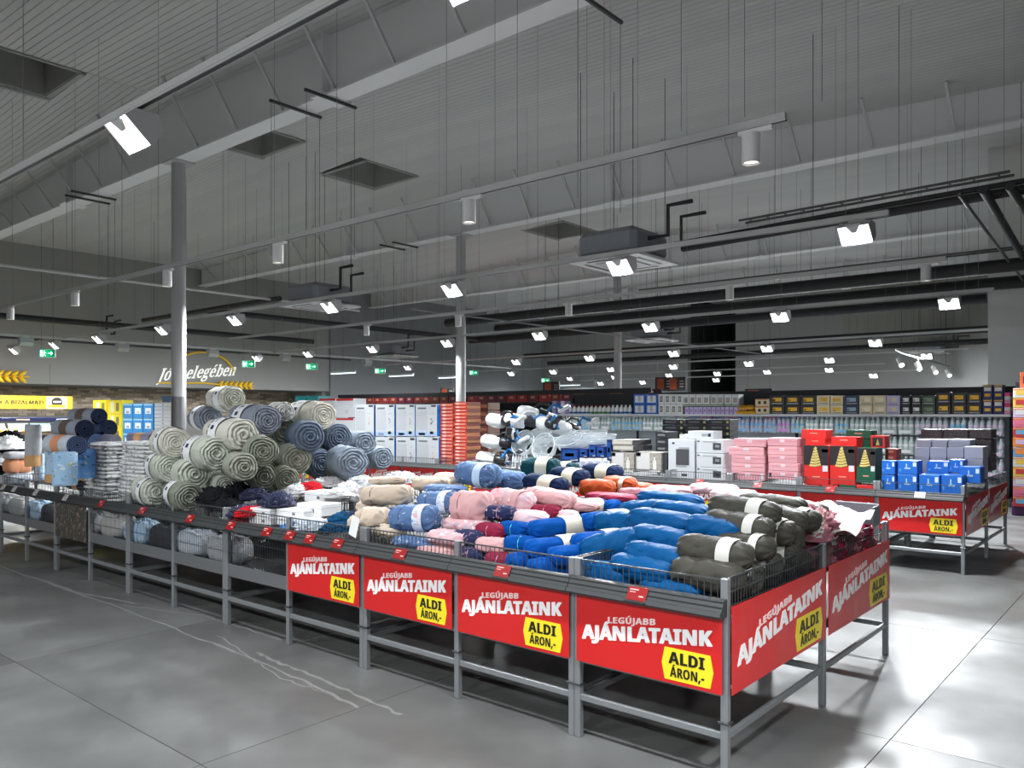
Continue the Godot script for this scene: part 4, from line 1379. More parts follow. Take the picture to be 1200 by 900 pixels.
func build_mats() -> void:
	var navy := cloth(30, 38, 58, 0.8, 0.3)
	var slate := cloth(58, 70, 96, 0.8, 0.3)
	var blue := cloth(104, 132, 176, 0.8, 0.3)
	var greym := printed("greymat", Color8(138, 146, 158), [Color8(176, 182, 190), Color8(110, 120, 136)], 160, 2, 6, 5.0, 31)
	var palem := printed("palemat", Color8(190, 198, 208), [Color8(120, 140, 170), Color8(220, 224, 228)], 110, 3, 9, 4.0, 32)
	var flow := printed("flowermat", Color8(150, 184, 214), [Color8(88, 120, 160), Color8(196, 186, 110), Color8(220, 230, 236)], 60, 5, 13, 4.0, 33)
	var deep := printed("deepmat", Color8(84, 130, 184), [Color8(196, 190, 90), Color8(40, 70, 120)], 44, 5, 13, 4.0, 34)
	var light := printed("lightmat", Color8(178, 206, 232), [Color8(120, 156, 200), Color8(230, 236, 240)], 60, 5, 13, 4.0, 35)
	var speck := printed("speckmat", Color8(172, 174, 178), [Color8(120, 124, 130), Color8(214, 214, 214)], 500, 1, 3, 4.0, 36)
	var purple := cloth(140, 138, 160, 0.8, 0.3)
	var salmon := mat(222, 150, 110, 0.6)
	var brown := mat(96, 80, 70, 0.6)
	var kraft := mat(206, 158, 104, 0.7)
	var q := [
		[117, 488, 19, 0.17, 0.62, navy, greym, brown, "topmost rolled mat, grey with navy inside and brown band"],
		[100, 503, 22, 0.18, 0.6, navy, greym, brown, "grey rolled mat with navy inside, second layer, left one"],
		[128, 502, 20, 0.18, 0.4, navy, slate, null, "navy rolled mat, second layer, right one"],
		[91, 522, 23, 0.18, 0.6, slate, palem, salmon, "pale patterned rolled mat with salmon band, third layer"],
		[114, 519, 21.8, 0.19, 0.4, blue, blue, null, "bright blue rolled mat with a wide open spiral"],
		[181, 514, 12.5, 0.105, 0.5, navy, purple, kraft, "grey purple rolled mat with gold print lying flat at right"],
		[193, 511, 13, 0.11, 0.26, purple, purple, null, "lilac rolled mat peeping out beside the steel column"],
		[136, 516, 13, 0.11, 0.26, purple, purple, null, "small lilac rolled mat left of the flat purple one"]]
	for r in q:
		var cap := place_cap(r[0], r[1], r[2], r[3])
		bath_mat(cap - Vector3(r[4] / 2, 0, 0), r[3] / 2, r[4], r[5], r[6], r[7], r[8])
	var up := Basis(Vector3.BACK, PI / 2)
	var w := [[39, 522, 17, 0.155, 0.45, speck, kraft, "tall upright speckled grey mat with kraft base"], [49, 547, 9, 0.1, 0.34, light, null, "narrow upright lilac blue mat beside the grey one"], [60, 547, 13, 0.12, 0.35, light, kraft, "upright light blue mat with kraft band, left of the flowered one"], [76, 549, 26, 0.2, 0.3, flow, null, "upright light blue flowered mat, largest in front"], [100, 543, 22, 0.18, 0.28, deep, null, "upright deep blue mat with yellow flowers"]]
	for r in w:
		var c := place_cap(r[0], r[1], r[2], r[3])
		bath_mat(c, r[3] / 2, r[4], r[5], r[5], r[6], r[7], up, 4.0, true)
	# folded towels and small flat rolls at the left
	var f := [[20, 534, 24, 9, printed("greytowel", Color8(186, 186, 190), [Color8(220, 220, 222)], 60, 3, 7, 5.0, 40), "grey folded towel on top of the small left stack"], [20, 546, 23, 16, salmon, "white and salmon wrapped towel in the small left stack"], [20, 560, 27, 12, palem, "pale blue folded towel at the foot of the small left stack"]]
	for r in f:
		var c := on_v(r[0], r[1], 3.5)
		var k := px_m(c)
		solo("folded_towel", r[5], "towel", folded_mesh(1), r[4], c, Basis.from_scale(Vector3(r[2] / k * 1.05, r[3] / k, 0.26)), "folded towels at the far left")
	var g := [[90, 568, 33, 12, cloth(40, 40, 44), kraft, "small black bundle with orange paper wrap behind the basket rim"], [99, 559, 26, 9, cloth(160, 160, 176), kraft, "small lilac bundle with orange paper wrap lying on the black one"]]
	for r in g:
		var c := on_v(r[0], r[1], 3.42)
		var k := px_m(c)
		bundle("rolled_bundle", "bundle", "small wrapped bundles", r[6], c, Vector3(r[2] / k * 1.25, r[3] / k, 0.11), 0.0, 2, r[4], r[5], null)
	# goods seen through the wire fronts at the left
	for i in 14:
		var u := A_U + (5.2 + i * 0.6) * A_W
		var at := P(u, 0.435, A_V + 0.14)
		var t := thing("folded_textile", "folded textile low in the basket, seen through the wires, %s from the right" % ordn(i), "textile", at, 0.0, "textiles low in the wire baskets")
		part(t, "cloth", folded_mesh(i % 3), [speck, palem, cloth(60, 62, 66), light, cloth(190, 190, 186)][i % 5], Vector3(0, 0.1, 0), Basis.from_scale(Vector3(0.4, 0.2, 0.2)))
	# stacked bedding in clear wrap with a grey floral print
	var floral := printed("floral", Color8(226, 226, 226), [Color8(110, 112, 114), Color8(150, 150, 150), Color8(80, 82, 84)], 70, 6, 20, 4.0, 50, 0.4)
	for col in 2:
		for i in 15:
			var px := 128.0 + col * 40.0 + rng.randf_range(-1.5, 1.5) + i * 0.5
			var py := 584.0 - i * 4.55 - col * 1.0
			var c := on_v(px, py, 3.5 + col * 0.04)
			var k := px_m(c)
			var t := thing("folded_bedding", "white bedding pack with grey floral print, %s from the top, %s column" % [ordn(14 - i), "left" if col == 0 else "right"], "bedding", c - Vector3(0, 2.4 / k, 0), rng.randf_range(-0.06, 0.06), "floral bedding packs in the white stack")
			part(t, "folded_cloth", folded_mesh(i % 3), floral, Vector3(0, 2.3 / k, 0), Basis.from_scale(Vector3(56.0 / k, 5.6 / k, 0.34)))
	# black garments at the far left edge
	var blackc := cloth(26, 26, 30, 0.9, 0.8)
	for r in [[8, 556, 34, 40, blackc, "black garment heap at the left edge, lower"], [12, 520, 36, 22, blackc, "black garment heap at the left edge, upper"], [10, 520, 16, 14, cloth(226, 226, 226), "white garment lying on the black heap at the left edge"], [2, 540, 18, 10, cloth(220, 220, 224), "white garment between the black heaps"]]:
		var c := on_v(r[0], r[1] + r[3] * 0.45, 3.7 if r[4] == blackc else 3.55)
		var k := px_m(c)
		heap("garment_heap", "garment", "garments at the left edge", r[5], c, Vector3(r[2] / k * 1.6, r[3] / k * 1.5, 0.36), 0.2, r[0] % 5, r[4])

func build_garments() -> void:
	rng.seed = 12
	var paper := mat(208, 206, 200, 0.7)
	var cream := mat(214, 208, 188, 0.75)
	var petrol := cloth(6, 76, 128, 0.55, 0.35, 6.0)
	var olive := cloth(68, 66, 60, 0.5, 0.35, 6.0)
	var cobalt := cloth(6, 74, 152, 0.9, 0.9, 14.0)
	var navy := cloth(22, 38, 70, 0.8, 0.5)
	var pine := cloth(14, 62, 70, 0.7, 0.5)
	var pink := cloth(212, 166, 166, 0.75, 0.4)
	var wine := cloth(134, 36, 62, 0.6, 0.4)
	var mauve := cloth(150, 96, 106, 0.65, 0.5)
	var orange := cloth(164, 70, 32, 0.55, 0.4)
	var sherpa := cloth(204, 186, 168, 0.95, 1.0, 18.0)
	var star := printed("starcloth", Color8(84, 114, 158), [Color8(232, 238, 244), Color8(232, 238, 244), Color8(86, 118, 170)], 46, 3, 8, 6.0, 61)
	var pony := printed("ponycloth", Color8(216, 222, 236), [Color8(120, 156, 206), Color8(226, 150, 160), Color8(250, 250, 250)], 70, 5, 16, 5.0, 62)
	var dots := printed("dotcloth", Color8(28, 36, 78), [Color8(232, 160, 180), Color8(236, 236, 240), Color8(80, 110, 170)], 50, 4, 9, 7.0, 63)
	var ballet := printed("pinkprint", Color8(216, 176, 180), [Color8(206, 110, 130), Color8(250, 246, 246), Color8(150, 170, 200)], 60, 4, 14, 5.0, 64)
	var pale := cloth(222, 190, 194, 0.8, 0.5)
	var teal_tie := mat(90, 210, 190, 0.5)
	var pink_tie := mat(236, 170, 182, 0.6)
	var black_tie := mat(22, 22, 24, 0.5)
	var J := "folded puffer jackets on the nearest table"
	# [px, py, v, length, height, depth, yaw, kind, cloth, sleeve, tie, tilt, label]
	var jackets := [
		[788, 690, 3.4, 0.34, 0.1, 0.16, 0.0, 0, petrol, null, null, 0.0, "petrol blue jacket lowest behind the front wires beside the olive ones"],
		[708, 672, 3.42, 0.36, 0.12, 0.17, 0.0, 1, petrol, null, null, 0.0, "petrol blue jacket low behind the front wires at left"],
		[752, 667, 3.42, 0.36, 0.12, 0.17, -0.1, 0, petrol, null, null, -0.05, "petrol blue jacket second layer, right behind the front wires"],
		[770, 652, 3.52, 0.36, 0.12, 0.17, -0.05, 1, petrol, null, null, -0.06, "petrol blue jacket, long and smooth, third layer at front"],
		[716, 640, 3.62, 0.34, 0.15, 0.18, 0.5, 4, petrol, null, null, 0.25, "petrol blue jacket leaning slanted at the left of the blue stack"],
		[776, 631, 3.72, 0.36, 0.12, 0.18, -0.05, 0, petrol, null, null, -0.05, "petrol blue jacket fourth layer beside the olive stack"],
		[838, 620, 3.8, 0.3, 0.12, 0.16, 0.1, 4, petrol, null, null, -0.12, "crumpled petrol blue jacket end between blue and olive"],
		[776, 613, 3.92, 0.42, 0.14, 0.2, -0.05, 1, petrol, null, null, -0.04, "thick petrol blue jacket in the upper middle of the stack"],
		[726, 613, 3.95, 0.32, 0.13, 0.18, 0.1, 0, petrol, null, null, 0.06, "petrol blue jacket upper left, next to the cobalt rolls"],
		[798, 599, 4.3, 0.38, 0.11, 0.18, -0.05, 0, petrol, null, null, -0.03, "petrol blue jacket second from the back of the stack"],
		[752, 598, 4.3, 0.28, 0.12, 0.16, 0.3, 4, petrol, null, null, 0.1, "bunched petrol blue jacket behind the upper left one"],
		[785, 586, 4.5, 0.46, 0.1, 0.18, -0.03, 1, petrol, null, null, -0.02, "petrol blue jacket topmost at the back"],
		[832, 674, 3.42, 0.36, 0.14, 0.18, -0.02, 0, olive, null, null, -0.02, "olive jacket lowest at the front corner"],
		[846, 648, 3.52, 0.38, 0.14, 0.18, -0.03, 1, olive, paper, null, -0.05, "olive jacket with white sleeve, second layer at the front"],
		[866, 616, 3.86, 0.38, 0.13, 0.18, -0.08, 0, olive, paper, null, -0.08, "olive jacket with white sleeve, third layer"],
		[872, 598, 4.0, 0.4, 0.13, 0.18, -0.06, 1, olive, paper, null, -0.06, "olive jacket with broad white sleeve on top of the front stack"],
		[900, 641, 3.78, 0.3, 0.12, 0.17, -0.1, 4, olive, paper, null, -0.06, "olive jacket with white sleeve, beside the end basket"],
		[918, 622, 4.06, 0.3, 0.13, 0.17, -0.15, 4, olive, paper, null, -0.1, "olive jacket with white sleeve, middle of the end row"],
		[920, 607, 4.25, 0.34, 0.12, 0.17, -0.1, 0, olive, null, null, -0.08, "olive jacket without sleeve behind the top one"],
		[948, 608, 4.42, 0.3, 0.12, 0.17, -0.1, 1, olive, paper, null, -0.1, "olive jacket with white sleeve near the mauve garments"],
		[952, 633, 4.15, 0.26, 0.13, 0.17, -0.1, 5, olive, paper, null, 0.05, "olive jacket with striped sleeve over the end basket"],
		[905, 590, 4.5, 0.4, 0.1, 0.18, -0.05, 0, olive, null, null, -0.03, "olive jacket farthest back, on the crest of the stack"],
		[940, 598, 4.7, 0.3, 0.1, 0.17, -0.05, 1, olive, null, null, -0.03, "olive jacket farthest right at the back"],
		[888, 684, 3.62, 0.3, 0.12, 0.16, 0.0, 4, olive, paper, null, 0.0, "olive jacket seen through the end wires near the corner"],
		[918, 664, 3.86, 0.3, 0.12, 0.16, 0.0, 5, olive, paper, null, 0.0, "olive jacket seen through the middle of the end wires"],
		[944, 650, 4.1, 0.28, 0.12, 0.16, 0.0, 4, olive, paper, null, 0.0, "olive jacket seen through the end wires before the middle post"]]
	for r in jackets:
		var at := on_v(r[0], r[1], r[2])
		at.x = minf(at.x, -(A_U + 0.02 + r[3] * 0.48))
		bundle("folded_jacket", "jacket", J, r[12], at, Vector3(r[3], r[4] * 1.12, r[5]), r[6], r[7], r[8], r[9], r[10], r[11])
	for r in [[972, 611, 4.62, 0.3, 0.1, 0.2, mauve, pink, "mauve garment with pink cuff behind the olive jackets"], [990, 615, 4.85, 0.3, 0.1, 0.2, mauve, null, "mauve garment lying under the white cloth"], [968, 624, 4.55, 0.26, 0.11, 0.2, mauve, paper, "mauve garment with white tag beside the middle end post"], [1002, 622, 5.05, 0.28, 0.1, 0.22, mauve, paper, "mauve garment near the far end of the end basket"], [1016, 618, 5.3, 0.24, 0.1, 0.22, wine, null, "dark wine garment in the farthest corner of the end basket"], [985, 634, 4.75, 0.24, 0.09, 0.2, wine, paper, "dark wine garment seen through the far end wires"]]:
		var c := on_v(r[0], r[1], r[2])
		c.x = minf(c.x, -(A_U + 0.03 + r[3] * 0.5))
		heap("folded_garment", "garment", "mauve and wine garments at the table end", r[8], c - Vector3(0, r[4] * 0.45, 0), Vector3(r[3] * 1.2, r[4] * 1.7, r[5]), 0.2, int(r[0]) % 5, r[6], r[7])
	for i in 5:
		bundle("folded_jacket", "jacket", J, "olive jacket low behind the end wires, %s from the front corner" % ordn(i), P(1.72, 0.79 + 0.02 * (i % 2), 3.5 + 0.21 * i), Vector3(0.34, 0.13, 0.2), 0.1, i % 2, olive, paper if i % 2 else null, null)
	for i in 5:
		heap("folded_garment", "garment", "mauve and wine garments at the table end", "wine red garment low behind the far end wires, %s from the middle post" % ordn(i), P(1.7, 0.735, 4.62 + 0.2 * i), Vector3(0.36, 0.26, 0.24), 0.2, i, wine if i % 2 else mauve, paper if i == 2 else null)
	# pale fleece sheet thrown over a grey folder at the far corner
	var b := B.new()
	var rows := []
	for i in 9:
		var row := []
		for k in 17:
			var f := k / 16.0
			var px := lerpf(918, 1012, f)
			var base := on_v(px, lerpf(586, 604, f), 4.8)
			row.append(base + Vector3(0, 0.012 * sin(f * 9.0 + i * 1.3) + 0.01 * sin(f * 23.0 - i) - 0.1 * pow(1.0 - i / 8.0, 1.3), 0.16 - 0.045 * i + 0.02 * sin(f * 11.0)))
		row.reverse()
		rows.append(row)
	b.grid(rows)
	solo("fleece_blanket", "white fleece blanket spread over the mauve garments at the far corner", "blanket", b.done(), cloth(212, 206, 198, 0.95, 0.6, 14.0), Vector3.ZERO)
	var fc := on_v(1005, 597, 5.2)
	var t := thing("document_tray", "grey plastic tray standing on edge behind the white fleece", "tray", fc - Vector3(0, 0.09, 0), -0.1)
	part(t, "panel", box_mesh(Vector3(0.26, 0.13, 0.012), 0.004), mat(128, 132, 140, 0.5), Vector3(0, 0.07, 0))
	part(t, "side_panel", box_mesh(Vector3(0.012, 0.12, 0.1), 0.004), mat(118, 122, 130, 0.5), Vector3(0.13, 0.065, 0.045), Basis(Vector3.RIGHT, 0.1))
	# cobalt fleece throws in paper sleeves, lying away from the viewer
	var F_ := "cobalt fleece throws in cream sleeves"
	var fl := [[622, 658, 3.42, 0.3, "lowest cobalt throw behind the front wires"], [655, 618, 3.75, 0.42, "upper cobalt throw in front with a wide cream sleeve"], [652, 641, 3.55, 0.42, "lower cobalt throw in front with a wide cream sleeve"], [712, 610, 4.05, 0.4, "cobalt throw behind the upper front one"], [704, 634, 3.75, 0.4, "cobalt throw behind the lower front one"], [676, 650, 3.55, 0.38, "cobalt throw tucked low beside the petrol jackets"], [682, 596, 4.3, 0.42, "topmost cobalt throw with navy end"], [734, 594, 4.6, 0.4, "farthest cobalt throw before the mauve heap"], [650, 664, 3.44, 0.34, "cobalt throw behind the wires left of the double post"]]
	for i in fl.size():
		var r: Array = fl[i]
		bundle("fleece_throw", "throw", F_, r[4], on_v(r[0], r[1], r[2]), Vector3(r[3], 0.125, 0.135), PI / 2 - 0.25, 2, cobalt, cream if r[2] > 3.45 else null, null if r[2] > 3.45 else teal_tie)
	# small pouches with elastic ties
	var po := [[604, 620, 3.62, cobalt, teal_tie, "blue pouch with mint tie, upper one"], [611, 637, 3.5, cobalt, teal_tie, "blue pouch with mint tie, lower one"], [576, 622, 3.55, wine, pink_tie, "wine red pouch with pink tie in front"], [640, 600, 3.95, wine, pink_tie, "wine red pouch behind the pink bundle, right one"], [614, 606, 3.9, wine, pink_tie, "wine red pouch behind the pink bundle, left one"], [577, 639, 3.45, pink, pink_tie, "pink pouch with pink tie behind the wires"], [588, 657, 3.4, wine, pink_tie, "wine red pouch lowest behind the wires"], [586, 601, 3.7, dots, pink_tie, "navy pouch with coloured dots beside the big pink bundle"], [549, 630, 3.45, dots, pink_tie, "navy dotted pouch at the basket rim, upper one"], [552, 650, 3.4, dots, pink_tie, "navy dotted pouch behind the wires, lower one"], [536, 655, 3.42, pink, pink_tie, "pink pouch at the corner post of the basket"], [660, 606, 4.0, pale, pink_tie, "pale pink pouch under the topmost cobalt throw"]]
	for i in po.size():
		var r: Array = po[i]
		bundle("tied_pouch", "pouch", "tied pouches of children's bedding", r[5], on_v(r[0], r[1], r[2]), Vector3(0.2, 0.1, 0.14), 0.3 if i % 2 else 0.1, 3, r[3], null, r[4])
	# blankets and large rolls on the second and third bay
	var bl := [
		[453, 580, 3.75, 0.42, 0.15, 0.2, 0.15, 5, sherpa, null, black_tie, 0.06, "sherpa_blanket", "large beige sherpa blanket roll with two black straps"],
		[437, 607, 3.42, 0.2, 0.15, 0.22, 0.3, 5, sherpa, null, black_tie, 0.0, "sherpa_blanket", "beige sherpa blanket roll end hanging over the basket rim"],
		[424, 614, 3.45, 0.16, 0.13, 0.2, 0.4, 5, sherpa, null, null, 0.0, "sherpa_blanket", "beige sherpa blanket edge beside the white hang tag"],
		[454, 563, 4.2, 0.34, 0.07, 0.16, 0.1, 2, sherpa, null, null, 0.08, "sherpa_blanket", "thin cream sherpa roll on top behind the big beige one"],
		[505, 567, 4.3, 0.3, 0.12, 0.2, 0.1, 5, sherpa, null, null, 0.0, "sherpa_blanket", "cream sherpa blanket behind the blue star blankets"],
		[526, 562, 4.5, 0.26, 0.12, 0.2, 0.1, 4, sherpa, null, null, 0.0, "sherpa_blanket", "cream sherpa blanket farthest back, left of the blue roll"],
		[486, 607, 3.45, 0.34, 0.17, 0.2, 0.2, 5, star, pony, black_tie, 0.05, "star_blanket", "blue blanket roll with white stars at the basket rim"],
		[515, 589, 3.8, 0.3, 0.16, 0.2, 0.2, 5, star, pony, black_tie, 0.05, "star_blanket", "blue star blanket roll behind the one at the rim"],
		[492, 636, 3.4, 0.4, 0.08, 0.16, 0.1, 4, star, null, null, 0.0, "star_blanket", "blue star blanket pressed flat behind the wires"],
		[522, 573, 4.1, 0.34, 0.07, 0.2, 0.1, 4, star, null, black_tie, 0.0, "star_blanket", "flat blue star blanket under the light blue roll"],
		[560, 556, 4.4, 0.4, 0.19, 0.22, -0.1, 5, star, mat(196, 218, 240, 0.6), null, -0.05, "star_blanket", "thick light blue star roll with pale label at the back"],
		[596, 562, 4.6, 0.3, 0.15, 0.2, -0.1, 4, star, null, null, -0.05, "star_blanket", "grey blue star blanket right of the thick roll"],
		[553, 593, 3.65, 0.26, 0.2, 0.22, 0.2, 5, pink, null, black_tie, 0.0, "pink_blanket", "large pink blanket roll with black strap in front"],
		[600, 588, 3.9, 0.34, 0.17, 0.2, 0.0, 4, ballet, pink, null, -0.05, "pink_blanket", "pink printed blanket roll right of the large pink one"],
		[527, 630, 3.42, 0.3, 0.1, 0.18, 0.1, 4, ballet, null, null, 0.0, "pink_blanket", "pink printed blanket in clear bag behind the rim"],
		[515, 646, 3.4, 0.3, 0.1, 0.16, 0.1, 4, pink, null, null, 0.0, "pink_blanket", "rose blanket lowest behind the wires"],
		[644, 583, 4.1, 0.4, 0.12, 0.2, -0.15, 5, pink, null, black_tie, -0.05, "pink_blanket", "pink blanket roll with black strap before the navy bundles"],
		[672, 590, 4.2, 0.4, 0.08, 0.2, -0.1, 4, pink, null, null, -0.04, "pink_blanket", "flat pink blanket before the orange bundle"],
		[640, 567, 4.5, 0.36, 0.13, 0.2, -0.1, 2, navy, cream, null, -0.08, "fleece_throw", "navy throw with cream sleeve, front one"],
		[668, 558, 4.8, 0.3, 0.13, 0.2, -0.1, 2, navy, cream, null, -0.08, "fleece_throw", "navy throw with cream sleeve, behind the front navy one"],
		[706, 553, 5.2, 0.34, 0.13, 0.2, -0.1, 2, navy, cream, null, -0.04, "fleece_throw", "navy throw with cream sleeve, farthest back"],
		[634, 549, 5.0, 0.32, 0.18, 0.2, 0.1, 2, pine, cream, null, 0.0, "fleece_throw", "dark green throw with cream sleeve standing high"],
		[661, 550, 5.2, 0.24, 0.13, 0.2, 0.0, 2, pine, cream, null, 0.0, "fleece_throw", "small dark green throw right of the high one"],
		[700, 572, 4.75, 0.26, 0.14, 0.2, 0.1, 0, orange, null, mat(160, 66, 24, 0.6), 0.0, "orange_bundle", "rust orange bundle in front with gathered end"],
		[726, 567, 5.0, 0.26, 0.12, 0.2, 0.0, 4, orange, cream, null, -0.04, "orange_bundle", "rust orange bundle with yellow band, middle one"],
		[748, 571, 5.1, 0.24, 0.08, 0.2, -0.1, 4, orange, null, null, -0.06, "orange_bundle", "rust orange bundle farthest right, flattened"],
		[748, 579, 4.75, 0.28, 0.09, 0.22, 0.1, 3, mauve, null, null, 0.0, "folded_garment", "mauve folded garment right of the orange bundles"],
		[786, 575, 5.0, 0.34, 0.08, 0.22, 0.0, 4, ballet, null, null, 0.0, "folded_garment", "pink and white printed garment behind the petrol jackets"],
		[836, 573, 5.1, 0.34, 0.08, 0.22, 0.0, 4, pale, null, null, 0.0, "folded_garment", "pale pink garment behind the petrol jackets, right one"],
		[860, 580, 4.9, 0.3, 0.08, 0.22, 0.0, 4, pale, null, null, 0.0, "folded_garment", "pale pink garment touching the olive stack"],
		[470, 604, 3.75, 0.36, 0.1, 0.2, 0.1, 4, star, null, null, 0.0, "star_blanket", "blue star blanket low between the sherpa and the star rolls"],
		[452, 622, 3.4, 0.3, 0.09, 0.16, 0.1, 4, sherpa, null, null, 0.0, "sherpa_blanket", "cream sherpa blanket lowest behind the wires"],
		[548, 615, 3.62, 0.34, 0.1, 0.2, 0.1, 4, ballet, null, null, 0.0, "pink_blanket", "pink printed blanket under the large pink one"],
		[440, 594, 3.8, 0.3, 0.1, 0.2, 0.1, 4, sherpa, null, null, 0.0, "sherpa_blanket", "cream sherpa blanket under the large beige roll"],
		[612, 606, 3.8, 0.36, 0.1, 0.2, 0.0, 4, pale, null, null, 0.0, "pink_blanket", "pale pink blanket under the wine red pouches"],
		[716, 583, 4.6, 0.4, 0.07, 0.2, -0.1, 4, wine, null, null, 0.0, "folded_garment", "flat wine red garment under the orange bundles"]]
	for r in bl:
		bundle(r[12], {"sherpa_blanket": "blanket", "star_blanket": "blanket", "pink_blanket": "blanket", "fleece_throw": "throw", "orange_bundle": "bundle", "folded_garment": "garment"}[r[12]], "", r[13], on_v(r[0], r[1], r[2]), Vector3(r[3], r[4], r[5]), r[6], r[7], r[8], r[9], r[10], r[11])
	# the hang tag that dangles over the rim
	var tg := on_v(415, 617, 3.2)
	solo("hang_tag", "white cardboard hang tag dangling over the basket rim", "tag", box_mesh(Vector3(0.075, 0.13, 0.003), 0.001), mat(238, 238, 236, 0.6), tg, Basis(Vector3.BACK, -0.3))
	# mixed garments and white boxes of the third bay
	var blackc := cloth(24, 25, 28, 0.8, 0.9, 14.0)
	var white := cloth(208, 208, 208, 0.8, 0.8, 10.0)
	var greyw := cloth(186, 188, 194, 0.8, 0.8, 10.0)
	var red := cloth(182, 28, 38, 0.8, 0.5)
	var print_w := printed("whiteprint", Color8(210, 210, 212), [Color8(190, 50, 60), Color8(60, 70, 120), Color8(180, 186, 190)], 26, 5, 14, 6.0, 66)
	var navyp := printed("navyprint", Color8(30, 36, 66), [Color8(226, 226, 230), Color8(180, 40, 60)], 34, 2, 6, 7.0, 67)
	var tealc := cloth(16, 72, 110, 0.7, 0.6)
	var hp := [
		[250, 578, 3.42, 50, 20, blackc, "black crumpled garment at the rim, left one"], [278, 574, 3.6, 36, 24, blackc, "black crumpled garment behind the left one"], [266, 590, 3.36, 40, 16, blackc, "black crumpled garment lowest behind the wires"],
		[300, 577, 3.6, 30, 14, navyp, "navy printed garment right of the black ones"], [325, 583, 3.45, 34, 18, navyp, "navy printed child's garment with white band"], [287, 597, 3.36, 34, 14, navyp, "navy garment with dark legs at the rim"], [294, 598, 3.34, 26, 12, red, "red garment sticking out at the rim"], [284, 609, 3.34, 26, 12, red, "red and yellow garment behind the wires"],
		[345, 572, 3.9, 36, 16, print_w, "white shirt with red and blue print"], [362, 569, 4.0, 22, 12, red, "red garment on top of the white shirts"], [385, 563, 4.3, 34, 12, print_w, "white shirt with teal print at the back"], [407, 574, 4.0, 34, 24, print_w, "white shirt with a snowman like face print"], [424, 565, 4.4, 36, 18, greyw, "pale grey crumpled shirt, left of the cream roll"], [440, 569, 4.2, 30, 16, greyw, "pale grey crumpled shirt behind the beige blanket"], [470, 558, 4.7, 40, 14, greyw, "grey white crumpled shirt at the back before the cartons"], [395, 577, 3.8, 30, 10, white, "white crumpled shirt behind the flat boxes"],
		[406, 606, 3.45, 36, 16, tealc, "dark teal cap at the rim beside the hang tag"], [398, 615, 3.36, 34, 12, tealc, "dark teal garment behind the wires"], [418, 603, 3.5, 20, 12, navyp, "small navy and red garment beside the beige roll"], [366, 612, 3.36, 36, 14, printed("blueprint", Color8(200, 208, 218), [Color8(70, 110, 160), Color8(160, 164, 168)], 40, 4, 10, 6.0, 68), "grey and blue printed garment low in the basket"], [345, 616, 3.34, 30, 12, cloth(80, 120, 170), "blue garment low behind the wires"]]
	for r in hp:
		var c := on_v(r[0], r[1], r[2])
		var k := px_m(c)
		heap("crumpled_garment", "garment", "mixed garments in the third bay", r[6], c - Vector3(0, r[4] * 0.5 / k, 0), Vector3(r[3] / k * 1.25, r[4] / k * 1.2, 0.24), 0.1, int(r[0] + r[1]) % 5, r[5], r[5] if r[3] > 30 else null)
	for r in [[317, 599, 30, 9, 3.42, "flat white carton at the left, upper"], [317, 608, 32, 9, 3.42, "flat white carton at the left, lower"], [352, 600, 40, 9, 3.5, "flat white carton with printed lid in the middle"], [374, 596, 36, 14, 3.6, "white carton leaning behind the middle one"], [380, 581, 30, 12, 3.8, "white carton farthest back among the shirts"], [352, 610, 38, 9, 3.44, "flat white carton lowest behind the wires"]]:
		var c := on_v(r[0], r[1], r[4])
		var k := px_m(c)
		var bx := thing("flat_carton", r[5], "carton", c - Vector3(0, r[3] * 0.5 / k, 0), 0.12, "flat white cartons among the garments")
		part(bx, "carton", box_mesh(Vector3(r[2] / k * 1.15, r[3] / k, 0.2), 0.004), mat(232, 232, 232, 0.55), Vector3(0, r[3] * 0.5 / k, 0))
		part(bx, "lid_seam", box_mesh(Vector3(r[2] / k * 1.16, 0.003, 0.202)), mat(170, 170, 172, 0.6), Vector3(0, r[3] * 0.68 / k, 0))
		part(bx, "label", box_mesh(Vector3(0.03, r[3] * 0.3 / k, 0.002)), mat(110, 112, 120, 0.5), Vector3(0.04, r[3] * 0.45 / k, 0.1005))

# ================= cartons and housewares on the far tables =================
# a carton whose front lies in the plane v, its front's edges given by sight lines; prints: [x, y, w, h in shares of the front, material]
func carton(called: String, label: String, group: String, x0: float, x1: float, ytop: float, ybot: float, v: float, depth: float, m: Material, prints: Array, side: Material = null, lid: Material = null) -> Node3D:
	var a := on_v(x0, ybot, v)
	var c := on_v(x1, ybot, v)
	var xm := (x0 + x1) / 2.0
	var w := absf(c.x - a.x)
	var lo := on_v(xm, ybot, v).y
	var hi := on_v(xm, ytop, v).y
	var h := hi - lo
	var t := thing(called, label, "carton", Vector3((a.x + c.x) / 2, lo, -v - depth / 2), 0.0, group)
	part(t, "carton", box_mesh(Vector3(snappedf(w, 0.005) - 0.004, snappedf(h, 0.004), depth), 0.003), m, Vector3(0, h / 2, 0))
	for p: Array in prints:
		part(t, "print", box_mesh(Vector3(snappedf(p[2] * w, 0.004), snappedf(p[3] * h, 0.004), 0.002)), p[4], Vector3((p[0] - 0.5) * w, p[1] * h, depth / 2 + 0.0006))
	if side:
		part(t, "side_print", box_mesh(Vector3(0.002, snappedf(h * 0.97, 0.004), depth * 0.97)), side, Vector3(snappedf(w, 0.005) / 2 - 0.0015, h / 2, 0))
	if lid:
		part(t, "lid", box_mesh(Vector3(snappedf(w, 0.005) + 0.003, snappedf(h * 0.36, 0.004), depth + 0.006), 0.002), lid, Vector3(0, h * 0.83, 0))
	return t

